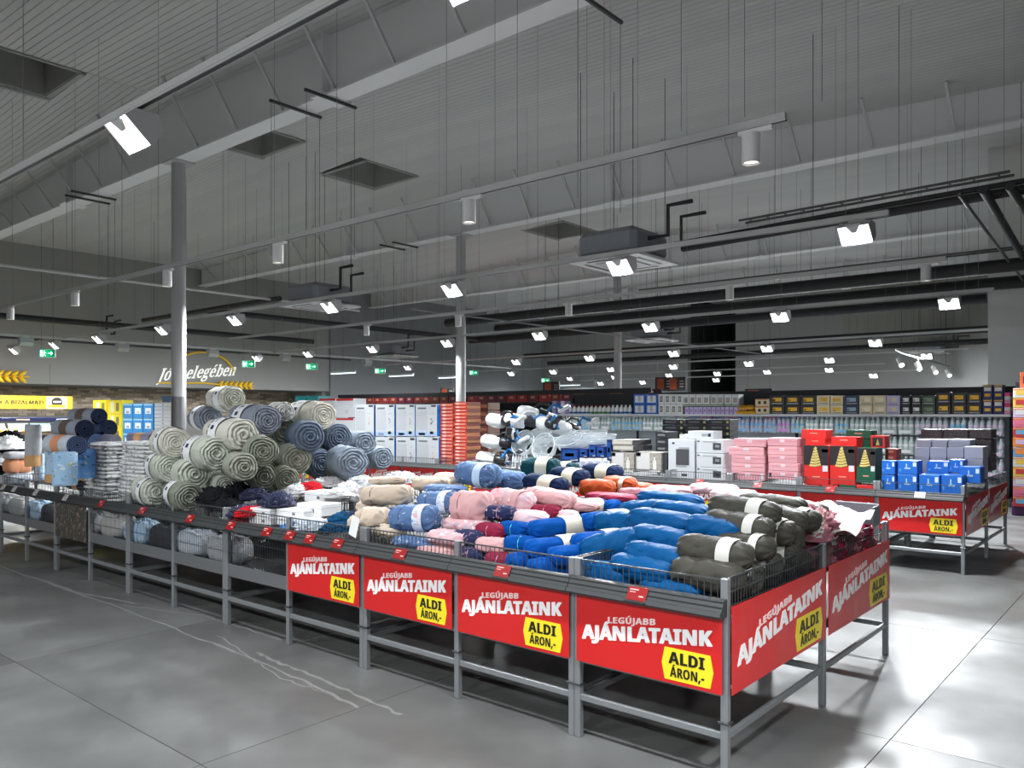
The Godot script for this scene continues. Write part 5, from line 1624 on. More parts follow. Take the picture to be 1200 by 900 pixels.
func tree_print(par: Node3D, at: Vector3, h: float) -> void:   # a conical gold spiral printed on a carton
	var key := "spiraltree%.2f" % h
	if not meshes.has(key):
		var b := B.new()
		for i in 7:
			var f := i / 6.0
			var w := h * lerpf(0.3, 0.06, f)
			b.tube([Vector3(-w, h * (f - 0.5) * 0.9 - h * 0.02, 0), Vector3(0, h * (f - 0.5) * 0.9 - h * 0.05, 0), Vector3(w, h * (f - 0.5) * 0.9 + h * 0.04, 0)], h * 0.062, 6)
		meshes[key] = b.done()
	part(par, "gold_tree_print", meshes[key], mat(214, 190, 110, 0.4, 0.2), at, Basis.from_scale(Vector3(1, 1, 0.1)))

func build_cartons() -> void:
	var white := mat(196, 199, 203, 0.5)
	var blue := mat(24, 104, 180, 0.5)
	var grey := mat(150, 152, 156, 0.6)
	var dark := mat(46, 46, 50, 0.6)
	var paleblue := mat(168, 190, 226, 0.5)
	var amber := mat(226, 150, 60, 0.5)
	var V := 9.12
	var G := "white and blue heater cartons"
	var hp := [[0.3, 0.88, 0.4, 0.05, mat(110, 114, 120, 0.5)], [0.84, 0.95, 0.22, 0.055, dark], [0.78, 0.72, 0.2, 0.02, mat(180, 182, 186, 0.5)], [0.3, 0.5, 0.5, 0.62, mat(184, 187, 191, 0.5)], [0.76, 0.48, 0.24, 0.2, white], [0.74, 0.54, 0.07, 0.05, amber], [0.78, 0.46, 0.07, 0.05, amber], [0.74, 0.4, 0.06, 0.04, mat(200, 70, 50, 0.5)], [0.5, 0.085, 0.96, 0.14, paleblue], [0.3, 0.07, 0.3, 0.07, mat(70, 120, 190, 0.5)], [0.76, 0.12, 0.16, 0.1, mat(214, 214, 120, 0.5)]]
	var up := [[416, 438], [440, 462], [464, 486], [487, 512]]
	var lowr := [[416, 438], [440, 462], [464, 487], [488, 514]]
	for i in 4:
		carton("heater_carton", "white heater carton with blue side, upper row, %s from the left" % ordn(i), G, up[i][0], up[i][1], 474, 511.3, V, 0.3, white, hp, blue)
		carton("heater_carton", "white heater carton with blue side, lower row, %s from the left" % ordn(i), G, lowr[i][0], lowr[i][1], 512.3, 553, V, 0.3, white, hp, blue)
	var rp := [[0.5, 0.94, 1.0, 0.12, mat(176, 30, 36, 0.5)], [0.4, 0.45, 0.5, 0.5, mat(196, 198, 202, 0.5)], [0.6, 0.3, 0.16, 0.2, grey]]
	carton("appliance_carton", "white carton with red top edge left of the heater cartons, upper", "white and red appliance cartons", 394, 414, 467, 489, V + 0.1, 0.3, white, rp)
	carton("appliance_carton", "white carton with red top edge left of the heater cartons, lower", "white and red appliance cartons", 394, 414, 490, 510, V + 0.1, 0.3, white, rp)
	carton("appliance_carton", "white carton with red top edge left of the heater cartons, lowest", "white and red appliance cartons", 394, 414, 511, 531, V + 0.1, 0.3, white, rp)
	carton("appliance_carton", "white carton with red edge hidden at the foot of the stack", "white and red appliance cartons", 394, 414, 532, 550, V + 0.1, 0.3, white, rp)
	for r in 4:
		var nth: String = ["top", "second", "third", "lowest"][r]
		carton("appliance_carton", "white carton with red top edge beside the teal cartons, %s of its stack" % nth, "white and red appliance cartons", 374, 393, 467 + 22 * r, 488.5 + 22 * r, V + 0.15, 0.3, white, rp)
		for k in 2:
			carton("teal_carton", "teal carton behind the cream duvet, %s row, %s one" % [nth, ["left", "right"][k]], "teal cartons", 346 + 14 * k, 359 + 14 * k, 464 + 18 * r, 481.4 + 18 * r, V + 0.3, 0.3, mat(20, 128, 132, 0.5), [[0.5, 0.6, 0.5, 0.2, white]])
	# flat red boxes in two tall columns
	rng.seed = 33
	var reds := [mat(190, 56, 44, 0.5), mat(200, 72, 52, 0.5), mat(178, 48, 42, 0.5)]
	for col in 2:
		for i in 20:
			var j := rng.randf_range(-0.6, 0.6)
			carton("flat_red_carton", "flat red carton, %s from the top in the %s column" % [ordn(19 - i), "left" if col == 0 else "right"], "flat red cartons in two tall columns", 516 + 16 * col + j, 531 + 16 * col + j, 548.8 - i * 4.0 - col * 1.6, 552.6 - i * 4.0 - col * 1.6, V + 0.03, 0.32, reds[i % 3], [[0.5, 0.5, 0.8, 0.35, mat(224, 150, 132, 0.5)], [0.3, 0.5, 0.25, 0.5, mat(236, 220, 214, 0.5)]], mat(110, 48, 36, 0.6) if i % 2 else mat(150, 96, 50, 0.6))
	for i in 9:
		carton("brown_carton", "brown patterned carton behind the red columns, %s from the top" % ordn(8 - i), "brown patterned cartons", 561, 572, 544 - i * 9.0, 552.4 - i * 9.0, 9.9, 0.3, mat(92, 62, 44, 0.6), [[0.5, 0.5, 0.7, 0.4, mat(140, 100, 64, 0.5)]])
	# yellow, blue and white cartons before the bakery
	for r in 3:
		for i in 2:
			carton("yellow_carton", "yellow carton with a pale vase picture, %s row, %s" % [["upper", "middle", "lowest"][r], ["left", "right"][i]], "yellow cartons before the bakery", 109 + 17 * i, 125.3 + 17 * i, 469 + r * 16.4, 485 + r * 16.4, V + 0.1, 0.3, mat(236, 214, 34, 0.5), [[0.35, 0.5, 0.25, 0.75, mat(226, 224, 190, 0.5)], [0.72, 0.5, 0.2, 0.6, mat(120, 116, 70, 0.5)]])
		for i in 3:
			carton("blue_carton", "bright blue carton with a white cube picture, %s row, %s from the left" % [["upper", "middle", "lowest"][r], ordn(i)], "bright blue cartons before the bakery", 144 + 12 * i, 155.3 + 12 * i, 473 + r * 17.4, 490 + r * 17.4, V + 0.1, 0.3, mat(40, 134, 200, 0.5), [[0.5, 0.5, 0.6, 0.4, mat(226, 232, 238, 0.5)], [0.5, 0.42, 0.3, 0.16, mat(60, 64, 70, 0.5)], [0.5, 0.92, 0.9, 0.1, mat(150, 206, 236, 0.5)]])
	for i in 13:
		carton("white_carton", "plain white carton beside the bright blue ones, %s from the top" % ordn(12 - i), "plain white cartons before the bakery", 181, 201, 525 - i * 4.4, 529 - i * 4.4, V + 0.1, 0.3, white, [[0.5, 0.5, 0.08, 0.6, grey]])
	carton("blue_carton", "dark blue carton lying on the white cartons beside the column", "", 190, 201, 464, 471, V + 0.2, 0.3, mat(36, 92, 140, 0.5), [])
	# grey wooden gift cartons
	var wood := textured("woodgrey", noise_tex(0.02, ramp([[0.2, Color8(140, 134, 126)], [0.8, Color8(176, 170, 160)]]), 256, 3), 0.7, 4.0, false)
	var slate := mat(54, 56, 60, 0.6)
	for r in [[717, 741, 515.5, 521.5, "upper"], [718, 742, 522, 528, "lower"]]:
		carton("wooden_carton", "flat grey wooden gift carton with dark side, %s of two" % r[4], "flat wooden gift cartons", r[0], r[1], r[2], r[3], V, 0.5, wood, [[0.5, 0.5, 0.86, 0.5, mat(190, 186, 176, 0.6)]], slate)
	for r in [[716, 743, "left"], [745, 775, "right"]]:
		carton("bottle_carton", "grey gift carton with a pale bottle picture, %s one" % r[2], "grey gift cartons with bottle picture", r[0], r[1], 530, 553, V, 0.3, wood, [[0.3, 0.5, 0.5, 0.92, mat(206, 204, 202, 0.5)], [0.1, 0.88, 0.2, 0.2, mat(60, 60, 64, 0.5)], [0.74, 0.35, 0.14, 0.5, mat(220, 218, 210, 0.4)], [0.74, 0.66, 0.05, 0.2, mat(220, 218, 210, 0.4)], [0.5, 0.05, 0.9, 0.06, mat(226, 226, 226, 0.5)]])
	for i in 3:
		for r in 9:
			carton("slate_carton", "dark flat carton behind the white gadget cartons, %s column, %s from the top" % [["left", "middle", "right"][i], ordn(r)], "dark kitchen cartons", 776 + 27 * i, 801 + 27 * i, 491.5 + 6.7 * r, 497.8 + 6.7 * r, 10.7, 0.3, mat(50, 53, 58, 0.6), [[0.4, 0.5, 0.5, 0.3, mat(120, 122, 126, 0.5)], [0.9, 0.5, 0.1, 0.4, mat(200, 204, 120, 0.5)]])
	for i in 6:
		carton("slate_carton", "small black carton left of the tall white carton, %s from the top" % ordn(i), "dark kitchen cartons", 768, 782, 506 + i * 8, 513.6 + i * 8, 9.7, 0.3, slate, [[0.5, 0.5, 0.6, 0.3, grey]])
	carton("slate_carton", "narrow dark carton standing left of the tall white carton", "dark kitchen cartons", 777, 782, 530, 553, V + 0.05, 0.2, slate, [])
	# white cartons with gadget pictures
	carton("gadget_carton", "tall white carton with a dark grey appliance picture", "white cartons with gadget pictures", 783, 814, 515, 561, V, 0.3, white, [[0.55, 0.55, 0.5, 0.4, mat(70, 70, 74, 0.5)], [0.6, 0.78, 0.4, 0.05, grey], [0.5, 0.32, 0.4, 0.04, grey], [0.2, 0.9, 0.1, 0.05, dark], [0.62, 0.1, 0.2, 0.06, dark]], mat(205, 206, 210, 0.5))
	for i in 3:
		carton("gadget_carton", "white carton with a black cable gadget picture, %s of the stack" % ["top", "middle", "bottom"][i], "white cartons with gadget pictures", 816, 848, [515, 531.5, 548][i], [531, 547.5, 563][i], V, 0.3, white, [[0.76, 0.5, 0.3, 0.5, mat(60, 60, 66, 0.5)], [0.77, 0.52, 0.15, 0.2, white], [0.5, 0.82, 0.5, 0.08, grey], [0.08, 0.85, 0.08, 0.1, dark]], mat(205, 206, 210, 0.5))
	carton("gadget_carton", "white carton lying on top of the gadget stacks", "white cartons with gadget pictures", 806, 836, 505, 514.5, V + 0.08, 0.25, white, [[0.7, 0.5, 0.3, 0.3, grey], [0.85, 0.5, 0.1, 0.4, dark]], mat(205, 206, 210, 0.5))
	carton("gadget_carton", "small white carton half hidden behind the lying one", "white cartons with gadget pictures", 796, 806, 509, 514.5, V + 0.2, 0.25, white, [])
	# pink cartons
	var pk := mat(222, 162, 168, 0.55)
	var pk2 := mat(214, 152, 160, 0.55)
	for col in 2:
		for i in 5:
			var x0: float = [[860, 899.5], [854, 899.5], [857, 900], [857, 900.5], [857, 900]][i][col]
			var x1: float = [[897, 934], [895, 934], [896, 934], [896, 935], [896, 935]][i][col]
			carton("pink_carton", "pink carton, %s from the top in the %s stack" % [ordn(i), ["left", "right"][col]], "pink cartons in two stacks", x0, x1, [514, 524, 534, 543.3, 553][i] - col * 0.6, [523.4, 533.5, 542.9, 552.6, 562.5][i] - col * 0.6, V, 0.34, pk if i % 2 else pk2, [[0.5, 0.66, 0.16, 0.35, mat(226, 204, 210, 0.5)], [0.5, 0.62, 0.98, 0.06, mat(196, 120, 134, 0.5)]] + ([[0.08, 0.5, 0.08, 0.5, dark], [0.92, 0.5, 0.08, 0.6, mat(214, 214, 220, 0.5)]] if i == 4 else []), mat(196, 138, 146, 0.6))
	# red and green cartons with a gold tree
	var red := mat(214, 36, 30, 0.5)
	var gr := mat(12, 82, 58, 0.5)
	for q in [[942, 971, 521.5, 568, red, "red carton with gold tree on black, left one"], [972.5, 1002, 522, 568, red, "red carton with gold tree on black, right one"], [1003.5, 1026, 525, 566, gr, "green carton with gold tree on black"]]:
		var t := carton("tree_carton", q[5], "cartons with a gold tree print", q[0], q[1], q[2], q[3], V, 0.26, q[4], [[0.5, 0.74, 1.0, 0.5, mat(38, 30, 34, 0.4)], [0.85, 0.86, 0.24, 0.08, mat(180, 180, 190, 0.5)], [0.86, 0.42, 0.2, 0.16, mat(214, 214, 216, 0.5)], [0.5, 0.2, 0.3, 0.03, mat(240, 150, 130, 0.5)]])
		var c: Vector3 = t.get_child(0).position
		tree_print(t, Vector3(-0.01, c.y * 1.42, 0.1325), c.y * 0.95)
	for q in [[939, 968, 503.5, 514, red, "red carton lying askew on the left tree carton, upper"], [944, 967, 514, 521.2, red, "red carton under the askew one"], [974, 1004, 512, 521.5, red, "flat red carton on the right tree carton"], [991, 1021, 504, 514, gr, "flat green carton at the back of the tree cartons"]]:
		carton("flat_gift_carton", q[5], "flat red and green cartons on top", q[0], q[1], q[2], q[3], V + (0.06 if q[4] == red else 0.4), 0.24, q[4], [[0.5, 0.6, 0.3, 0.12, mat(230, 150, 130, 0.5)]])
	carton("flat_gift_carton", "large plain green carton behind the tree cartons", "flat red and green cartons on top", 990, 1020, 514.6, 556, V + 0.4, 0.24, gr, [])
	var sm := carton("tree_carton", "small red framed carton with gold tree behind the green one", "cartons with a gold tree print", 1020, 1037, 510.5, 525, V + 0.35, 0.2, red, [[0.5, 0.5, 0.7, 0.7, mat(40, 32, 34, 0.4)]])
	tree_print(sm, Vector3(0, sm.get_child(0).position.y * 0.95, 0.1025), sm.get_child(0).position.y * 0.9)
	for i in 2:
		carton("flat_gift_carton", "small brown red carton beside the blue cartons, %s" % ["upper", "lower"][i], "flat red and green cartons on top", 1037, 1051, 526 + i * 7, 532.6 + i * 7, V + 0.5, 0.2, mat(150, 52, 44, 0.5), [[0.5, 0.5, 0.4, 0.4, mat(190, 130, 110, 0.5)]])
	for i in 4:
		carton("flat_gift_carton", "%s carton lying low behind the basket under the tree cartons, %s from the left" % [["red", "red", "green", "red"][i], ordn(i)], "flat red and green cartons on top", 942 + i * 20.5, 961.5 + i * 20.5, 568.5, 577, V, 0.24, [red, red, gr, red][i], [])
	# blue cartons
	var bl := mat(20, 104, 200, 0.45)
	var bs := [[1033, 1049, 540, 556], [1033, 1049, 557, 574], [1052, 1075, 540, 556], [1052, 1075, 556.6, 576], [1077, 1101, 556.6, 577.5], [1103, 1128, 556.8, 579], [1086, 1112, 540.5, 555], [1112, 1129, 539, 554], [1124, 1149, 547, 566]]
	var bn := ["upright at the left end, upper", "upright at the left end, lower", "upper one above the second front carton", "second from the left in the front row", "third from the left in the front row", "right end of the front row", "lying behind the front row, middle", "behind the front row, beside the silver ones", "turned sideways at the right end"]
	for i in bs.size():
		var r: Array = bs[i]
		carton("blue_gift_carton", "bright blue carton with white line drawing, " + bn[i], "bright blue cartons on the far corner table", r[0], r[1], r[2], r[3], 9.12 if i < 6 else 9.42 if i < 8 else 9.3, 0.22, bl, [[0.5, 0.45, 0.3, 0.1, mat(170, 204, 236, 0.5)], [0.45, 0.6, 0.06, 0.36, mat(170, 204, 236, 0.5)], [0.86, 0.75, 0.16, 0.3, mat(214, 226, 240, 0.5)], [0.12, 0.3, 0.1, 0.2, mat(80, 150, 220, 0.5)]], mat(24, 94, 180, 0.45))
	# silver and glittery cartons
	var silver := mat(176, 178, 196, 0.35, 0.15)
	var glit := printed("glitter", Color8(66, 50, 54), [Color8(190, 180, 182), Color8(120, 96, 100), Color8(30, 24, 26)], 900, 1, 3, 5.0, 80, 0.35)
	var sl := [[1072, 1089, 525, 556, 9.9], [1090, 1109, 525, 556, 9.9], [1110, 1129, 525, 556, 9.9], [1130, 1152, 524, 562, 9.75], [1074, 1091, 515, 524.6, 10.0], [1092, 1110, 515, 524.6, 10.0], [1111, 1137, 515, 524.6, 10.0]]
	for i in sl.size():
		var r: Array = sl[i]
		carton("silver_carton", "pale silver gift carton with lid, %s" % ["lower row, left", "lower row, middle", "lower row, right of middle", "tall one at the right end", "upper row, left", "upper row, middle", "upper row, right"][i], "pale silver gift cartons", r[0], r[1], r[2], r[3], r[4], 0.3, silver, [], null, mat(188, 190, 206, 0.35, 0.15))
	var gl := [[1079, 1104, 503, 514], [1105, 1134, 503, 514], [1136, 1162, 503, 514], [1136, 1162, 514.6, 532], [1136, 1162, 532.6, 552]]
	for i in gl.size():
		var r: Array = gl[i]
		carton("glitter_carton", "dark glittery carton, %s" % ["top row, left", "top row, middle", "top row, right", "right stack, middle", "right stack, bottom"][i], "dark glittery cartons", r[0], r[1], r[2], r[3], 10.65, 0.34, glit, [])
	for i in 2:
		carton("glitter_carton", "dark glittery carton under the top row, %s" % ["left", "middle"][i], "dark glittery cartons", [1079, 1105][i], [1104, 1134][i], 514.6, 552, 10.65, 0.34, glit, [])
	build_housewares()

func build_housewares() -> void:
	var white := mat(226, 228, 230, 0.35)
	var black := mat(34, 34, 38, 0.4)
	var blue := mat(24, 110, 176, 0.4)
	var clearm := clear(232, 240, 244, 0.26, 0.06)
	var b := B.new()
	b.lathe([Vector2(0.0, -0.12), Vector2(0.07, -0.11), Vector2(0.085, 0.0), Vector2(0.075, 0.1), Vector2(0.05, 0.13), Vector2(0.0, 0.135)], 18)
	var pod := b.done()
	b = B.new()
	b.lathe([Vector2(0.0, -0.07), Vector2(0.055, -0.07), Vector2(0.06, 0.05), Vector2(0.05, 0.08), Vector2(0.0, 0.08)], 16)
	var cup := b.done()
	b = B.new()
	b.tube([Vector3(0, 0, 0), Vector3(0.1, 0.07, 0), Vector3(0.2, 0.06, 0.01), Vector3(0.24, -0.02, 0.01), Vector3(0.2, -0.08, 0)], 0.014, 8)
	var handle := b.done()
	var vs := [[586, 495, 9.2, 0.0, "white vacuum cleaner on top of the heap with dark canister, left"], [610, 495, 9.3, 0.5, "black and white vacuum cleaner right of the topmost one"], [582, 520, 9.15, 0.3, "white vacuum cleaner with blue tube at the left foot of the heap"], [640, 498, 9.4, -0.4, "vacuum cleaner with blue tubes at the right of the heap"], [625, 486, 9.6, 0.9, "white vacuum cleaner lying across the back of the heap"], [600, 512, 9.3, -0.8, "dark vacuum cleaner wedged in the middle of the heap"], [662, 503, 9.6, 1.3, "vacuum cleaner with upright blue tubes at the right end"], [576, 540, 9.15, 0.2, "vacuum cleaner part with pale housing at the basket rim"]]
	for q in vs.size():
		var r: Array = vs[q]
		var t := thing("vacuum_cleaner", r[4], "vacuum cleaner", on_v(r[0], r[1], r[2]) - Vector3(0, 0.08, 0), r[3], "vacuum cleaners heaped on the far table")
		t.scale = Vector3.ONE * 1.3
		part(t, "housing", pod, white if q != 5 else black, Vector3(-0.06, 0.08, 0), Basis(Vector3.BACK, PI / 2 - 0.2))
		part(t, "dust_canister", cup, black, Vector3(0.12, 0.07, 0), Basis(Vector3.BACK, PI / 2 - 0.2))
		part(t, "handle", handle, white if q % 2 else black, Vector3(-0.02, 0.12, 0))
		b = B.new()
		b.tube([Vector3(0.16, 0.1, 0.03), Vector3(0.24, 0.14 + 0.01 * q, 0.02), Vector3(0.36, 0.1 + 0.008 * q, 0.06)], 0.016, 8)
		b.tube([Vector3(0.1, 0.14, -0.05), Vector3(0.22, 0.02, -0.03)], 0.016, 8)
		part(t, "tube", b.done(), blue)
		part(t, "floor_head", box_mesh(Vector3(0.16, 0.04, 0.07), 0.012), black if q % 2 else white, Vector3(0.36, 0.1 + 0.008 * q, 0.06), Basis(Vector3.BACK, 0.5))
	b = B.new()
	b.lathe([Vector2(0.05, -0.1), Vector2(0.1, -0.085), Vector2(0.15, -0.02), Vector2(0.165, 0.07), Vector2(0.16, 0.07), Vector2(0.146, -0.018), Vector2(0.097, -0.08), Vector2(0.05, -0.094)], 28)
	var bowl := b.done()
	b = B.new()
	var rim := []
	for k in 29:
		rim.append(Vector3(cos(TAU * k / 28) * 0.165, 0.07, sin(TAU * k / 28) * 0.165))
	b.tube(rim, 0.005, 6, false)
	var rim_m := b.done()
	var bw := [[616, 521, 9.25, 1.1], [640, 525, 9.15, 1.2], [634, 513, 9.5, 0.5], [660, 514, 9.4, 0.3], [678, 514, 9.5, 0.2], [696, 513, 9.5, 0.1], [668, 520, 9.3, 0.5], [688, 520, 9.35, 0.15], [706, 517, 9.5, 0.1]]
	for i in bw.size():
		var r: Array = bw[i]
		var t := thing("clear_bowl", "clear plastic bowl in the heap beside the vacuum cleaners, %s from the left" % ordn(i), "bowl", on_v(r[0], r[1], r[2]) - Vector3(0, 0.1, 0), 0.0, "clear bowls on the far table")
		var bs := Basis(Vector3.RIGHT, r[3]) * Basis.from_scale(Vector3.ONE * 1.2)
		part(t, "bowl", bowl, clearm, Vector3(0, 0.1, 0), bs)
		part(t, "rim", rim_m, clear(235, 240, 244, 0.45, 0.1), Vector3(0, 0.1, 0), bs)
	for q in [[611, 541, "white plastic dish rack with upright prongs, left one"], [636, 543, "white plastic dish rack before the clear bowls"]]:
		var t := thing("dish_rack", q[2], "dish rack", on_v(q[0], q[1] + 9, 9.08))
		part(t, "base", box_mesh(Vector3(0.3, 0.02, 0.16), 0.006), white, Vector3(0, 0.012, 0))
		b = B.new()
		for k in 6:
			var x := -0.13 + 0.052 * k
			b.tube([Vector3(x, 0.02, 0.05), Vector3(x - 0.01, 0.18, 0.03), Vector3(x - 0.03, 0.22, 0.0), Vector3(x - 0.03, 0.02, -0.06)], 0.009, 6)
		part(t, "prongs", b.done(), white)
	var bx := mat(14, 42, 104, 0.45)
	for r in [[657, 678, 525, 541, "largest navy carton with a blue device picture"], [679, 688, 526, 536, "navy carton right of the largest one"], [690, 698, 521, 536, "navy carton, third from the left"], [699, 708, 523, 536, "navy carton, fourth from the left"], [711, 716, 515, 540, "narrow dark navy carton beside the wooden cartons"]]:
		carton("navy_carton", r[4], "navy cartons beside the clear bowls", r[0], r[1], r[2], r[3], 9.12, 0.25, bx, [[0.5, 0.5, 0.8, 0.7, mat(24, 76, 150, 0.45)], [0.5, 0.5, 0.5, 0.25, mat(50, 56, 70, 0.5)], [0.75, 0.15, 0.4, 0.1, mat(210, 218, 230, 0.5)]])
	for i in 4:
		carton("white_print_carton", "small white carton with violet print under the navy ones, %s from the left" % ordn(i), "small white cartons under the navy ones", 679 + 9 * i, 687.4 + 9 * i, 537, 549, 9.12, 0.2, mat(226, 226, 232, 0.5), [[0.5, 0.5, 0.6, 0.4, mat(170, 174, 196, 0.5)]])
	carton("white_print_carton", "white carton lid at the basket below the navy device carton", "small white cartons under the navy ones", 656, 678, 541.6, 549, 9.12, 0.2, mat(226, 226, 232, 0.5), [])

# ================= shelves behind, bakery, signs =================
func bottle_mesh() -> Array:
	if not meshes.has("bottle"):
		var b := B.new()
		b.lathe([Vector2(0.0, 0.0), Vector2(0.036, 0.002), Vector2(0.042, 0.02), Vector2(0.042, 0.1), Vector2(0.038, 0.12), Vector2(0.042, 0.14), Vector2(0.042, 0.2), Vector2(0.034, 0.25), Vector2(0.014, 0.295), Vector2(0.0135, 0.31)], 12)
		var body := b.done()
		b = B.new()
		b.lathe([Vector2(0.016, 0.305), Vector2(0.016, 0.328), Vector2(0.0, 0.328)], 10, Transform3D.IDENTITY, false)
		var cap := b.done()
		b = B.new()
		b.lathe([Vector2(0.0425, 0.15), Vector2(0.0425, 0.2)], 12)
		meshes.bottle = [body, cap, b.done()]
	return meshes.bottle

func water_pack(label: String, at: Vector3, tint: Material, cap: Material, lab: Material) -> void:
	var ms := bottle_mesh()
	var t := thing("water_pack", label, "water pack", at, 0.0, "shrink wrapped water packs")
	for i in 6:
		var bt := part(t, "bottle", ms[0], tint, Vector3(-0.088 + 0.088 * (i % 3), 0, 0.044 - 0.088 * (i / 3)))
		part(bt, "bottle_cap", ms[1], cap)
		part(bt, "bottle_label", ms[2], lab)
	part(t, "wrap", box_mesh(Vector3(0.266, 0.13, 0.18), 0.03), clear(235, 238, 244, 0.1, 0.05), Vector3(0, 0.075, 0))
	part(t, "print_strip", box_mesh(Vector3(0.2, 0.055, 0.002)), lab, Vector3(0, 0.06, 0.092))

func shelf_carton(label: String, group: String, x0: float, x1: float, y0: float, y1: float, v: float, m: Material, prints: Array) -> void:
	carton("shelf_carton", label, group, x0, x1, y0, y1, v, 0.25, m, prints)

func build_shelves() -> void:
	rng.seed = 77
	var dark := mat(40, 41, 46, 0.6)
	var board := mat(120, 122, 128, 0.5, 0.3)
	var V := 15.7
	# long drinks shelf
	var u0 := -on_v(1183, 500, V).x
	var u1 := -on_v(645, 500, V).x
	var t := thing("drinks_shelf", "long drinks shelf with dark back panel before the back right wall", "shelf", P((u0 + u1) / 2, 0, V + 0.5))
	part(t, "back_panel", box_mesh(Vector3(u1 - u0, 0.52, 0.05)), dark, Vector3(0, 1.82, -0.36))
	part(t, "lower_panel", box_mesh(Vector3(u1 - u0, 1.54, 0.05)), mat(176, 184, 190, 0.5), Vector3(0, 0.78, -0.36))
	part(t, "shelf_board", box_mesh(Vector3(u1 - u0, 0.035, 0.7), 0.004), board, Vector3(0, 1.56, 0.02))
	part(t, "price_strip", box_mesh(Vector3(u1 - u0, 0.045, 0.012), 0.003), mat(180, 182, 186, 0.4), Vector3(0, 1.56, 0.376))
	part(t, "base", box_mesh(Vector3(u1 - u0, 0.12, 0.66), 0.005), mat(60, 58, 56, 0.7), Vector3(0, 0.06, 0.02))
	for k in 6:
		part(t, "upright", box_mesh(Vector3(0.04, 2.0, 0.05)), dark, Vector3((k - 2.5) * (u1 - u0) / 5.1, 1.0, -0.3))
	var tints := [clear(222, 236, 244, 0.5, 0.08), clear(222, 240, 236, 0.5, 0.08), clear(216, 216, 240, 0.5, 0.08)]
	var labs := [mat(206, 190, 208, 0.5), mat(214, 214, 218, 0.5), mat(186, 130, 190, 0.5), mat(120, 170, 206, 0.5)]
	var caps := [mat(220, 224, 230, 0.5), mat(60, 110, 180, 0.5), mat(206, 100, 150, 0.5)]
	var n := int((u1 - u0 - 0.2) / 0.285)
	for layer in 4:
		for i in n:
			var u := u0 + 0.24 + 0.285 * i
			if layer > 0 and u > 5.2:
				continue
			var k := 0 if i < 5 else 1 if i < 13 or i > 20 else 2
			water_pack("water pack, %s from the right, %s layer on the drinks shelf" % [ordn(i), ["top", "second", "third", "bottom"][layer]], P(u, 0.12 + 0.36 * (3 - layer), V + 0.24), tints[k], caps[[0, 0, 1, 2][rng.randi() % 4] if k == 2 else 0], labs[[0, 1, 2][k] if rng.randf() < 0.75 else 3])
	# cartons on the shelf's top board
	var cream := mat(222, 206, 170, 0.5)
	var ink := mat(48, 54, 54, 0.5)
	var gold := mat(230, 180, 50, 0.5)
	var black := mat(40, 42, 44, 0.5)
	var navy := mat(40, 50, 104, 0.5)
	var lilac := mat(190, 180, 220, 0.5)
	var white := mat(224, 224, 222, 0.5)
	var sc := [[902, 919.5, ink, gold, "dark green grey carton with yellow flowers"], [920, 937.5, ink, gold, "dark green grey carton with yellow blossoms"], [938, 956.5, ink, gold, "dark green grey carton with two yellow spots"], [957, 972.5, cream, gold, "cream carton with a yellow star"], [973, 988, cream, gold, "cream carton with an orange star"], [989, 1006.5, mat(52, 66, 88, 0.5), mat(150, 170, 190, 0.5), "blue black carton with pale stripes"], [1007, 1022.5, cream, mat(238, 228, 200, 0.5), "cream carton with pale round picture"], [1023, 1038.5, cream, mat(238, 228, 200, 0.5), "cream carton beside the lilac one"], [1039, 1054.5, lilac, cream, "lilac carton with cream panel"], [1056, 1067, black, white, "black carton with white oval"], [1068, 1079.5, black, white, "black carton with white oval beside the green one"], [1080, 1096, mat(64, 84, 70, 0.5), mat(120, 140, 110, 0.5), "dark green spotted carton"], [1097, 1114, black, gold, "black carton with a gold band"], [1115, 1132.5, black, gold, "black carton with gold lettering bars"], [1133, 1150.5, black, gold, "black carton with gold band beside the navy ones"]]
	for q in sc.size():
		var r: Array = sc[q]
		for row in 2:
			var tall := 463.5 if q < 12 else 460.0
			var mid := 474.5 if q < 12 else 472.5
			shelf_carton(r[4] + (", upper of two on the drinks shelf" if row == 0 else ", lower of two on the drinks shelf"), "cartons on the drinks shelf", r[0], r[1], tall if row == 0 else mid + 0.4, mid if row == 0 else 485.4, V + 0.18, r[2], [[0.5, 0.55, 0.6, 0.4, r[3]], [0.5, 0.15, 0.7, 0.12, mat(150, 150, 150, 0.5)], [0.3, 0.5, 0.15, 0.2, r[2]]])
	for i in 2:
		for row in 2:
			shelf_carton("tall navy carton with yellow and white print, %s, %s" % [["left", "right"][i], ["upper", "lower"][row]], "cartons on the drinks shelf", 1151.5 + 12.5 * i, 1163 + 12.5 * i, 451 + 17.3 * row, 468 + 17.3 * row, V + 0.18, navy, [[0.5, 0.7, 0.7, 0.25, white], [0.5, 0.3, 0.6, 0.2, gold], [0.5, 0.93, 0.9, 0.08, gold]])
	for i in 6:
		shelf_carton("pink and white pack at the right end of the drinks shelf, %s from the top" % ordn(i), "cartons on the drinks shelf", 1177, 1184, 460 + 4.3 * i, 464 + 4.3 * i, V + 0.18, [mat(220, 60, 130, 0.5), white, mat(230, 150, 180, 0.5)][i % 3], [])
	for i in 2:
		shelf_carton("cream carton with dark hearts left of the flowered ones, %s" % ["upper", "lower"][i], "cartons on the drinks shelf", 885, 901.5, 467.5 + 9 * i, 476 + 9 * i, V + 0.18, cream, [[0.3, 0.5, 0.2, 0.4, black], [0.7, 0.5, 0.2, 0.4, black], [0.5, 0.9, 0.9, 0.12, mat(226, 130, 60, 0.5)]])
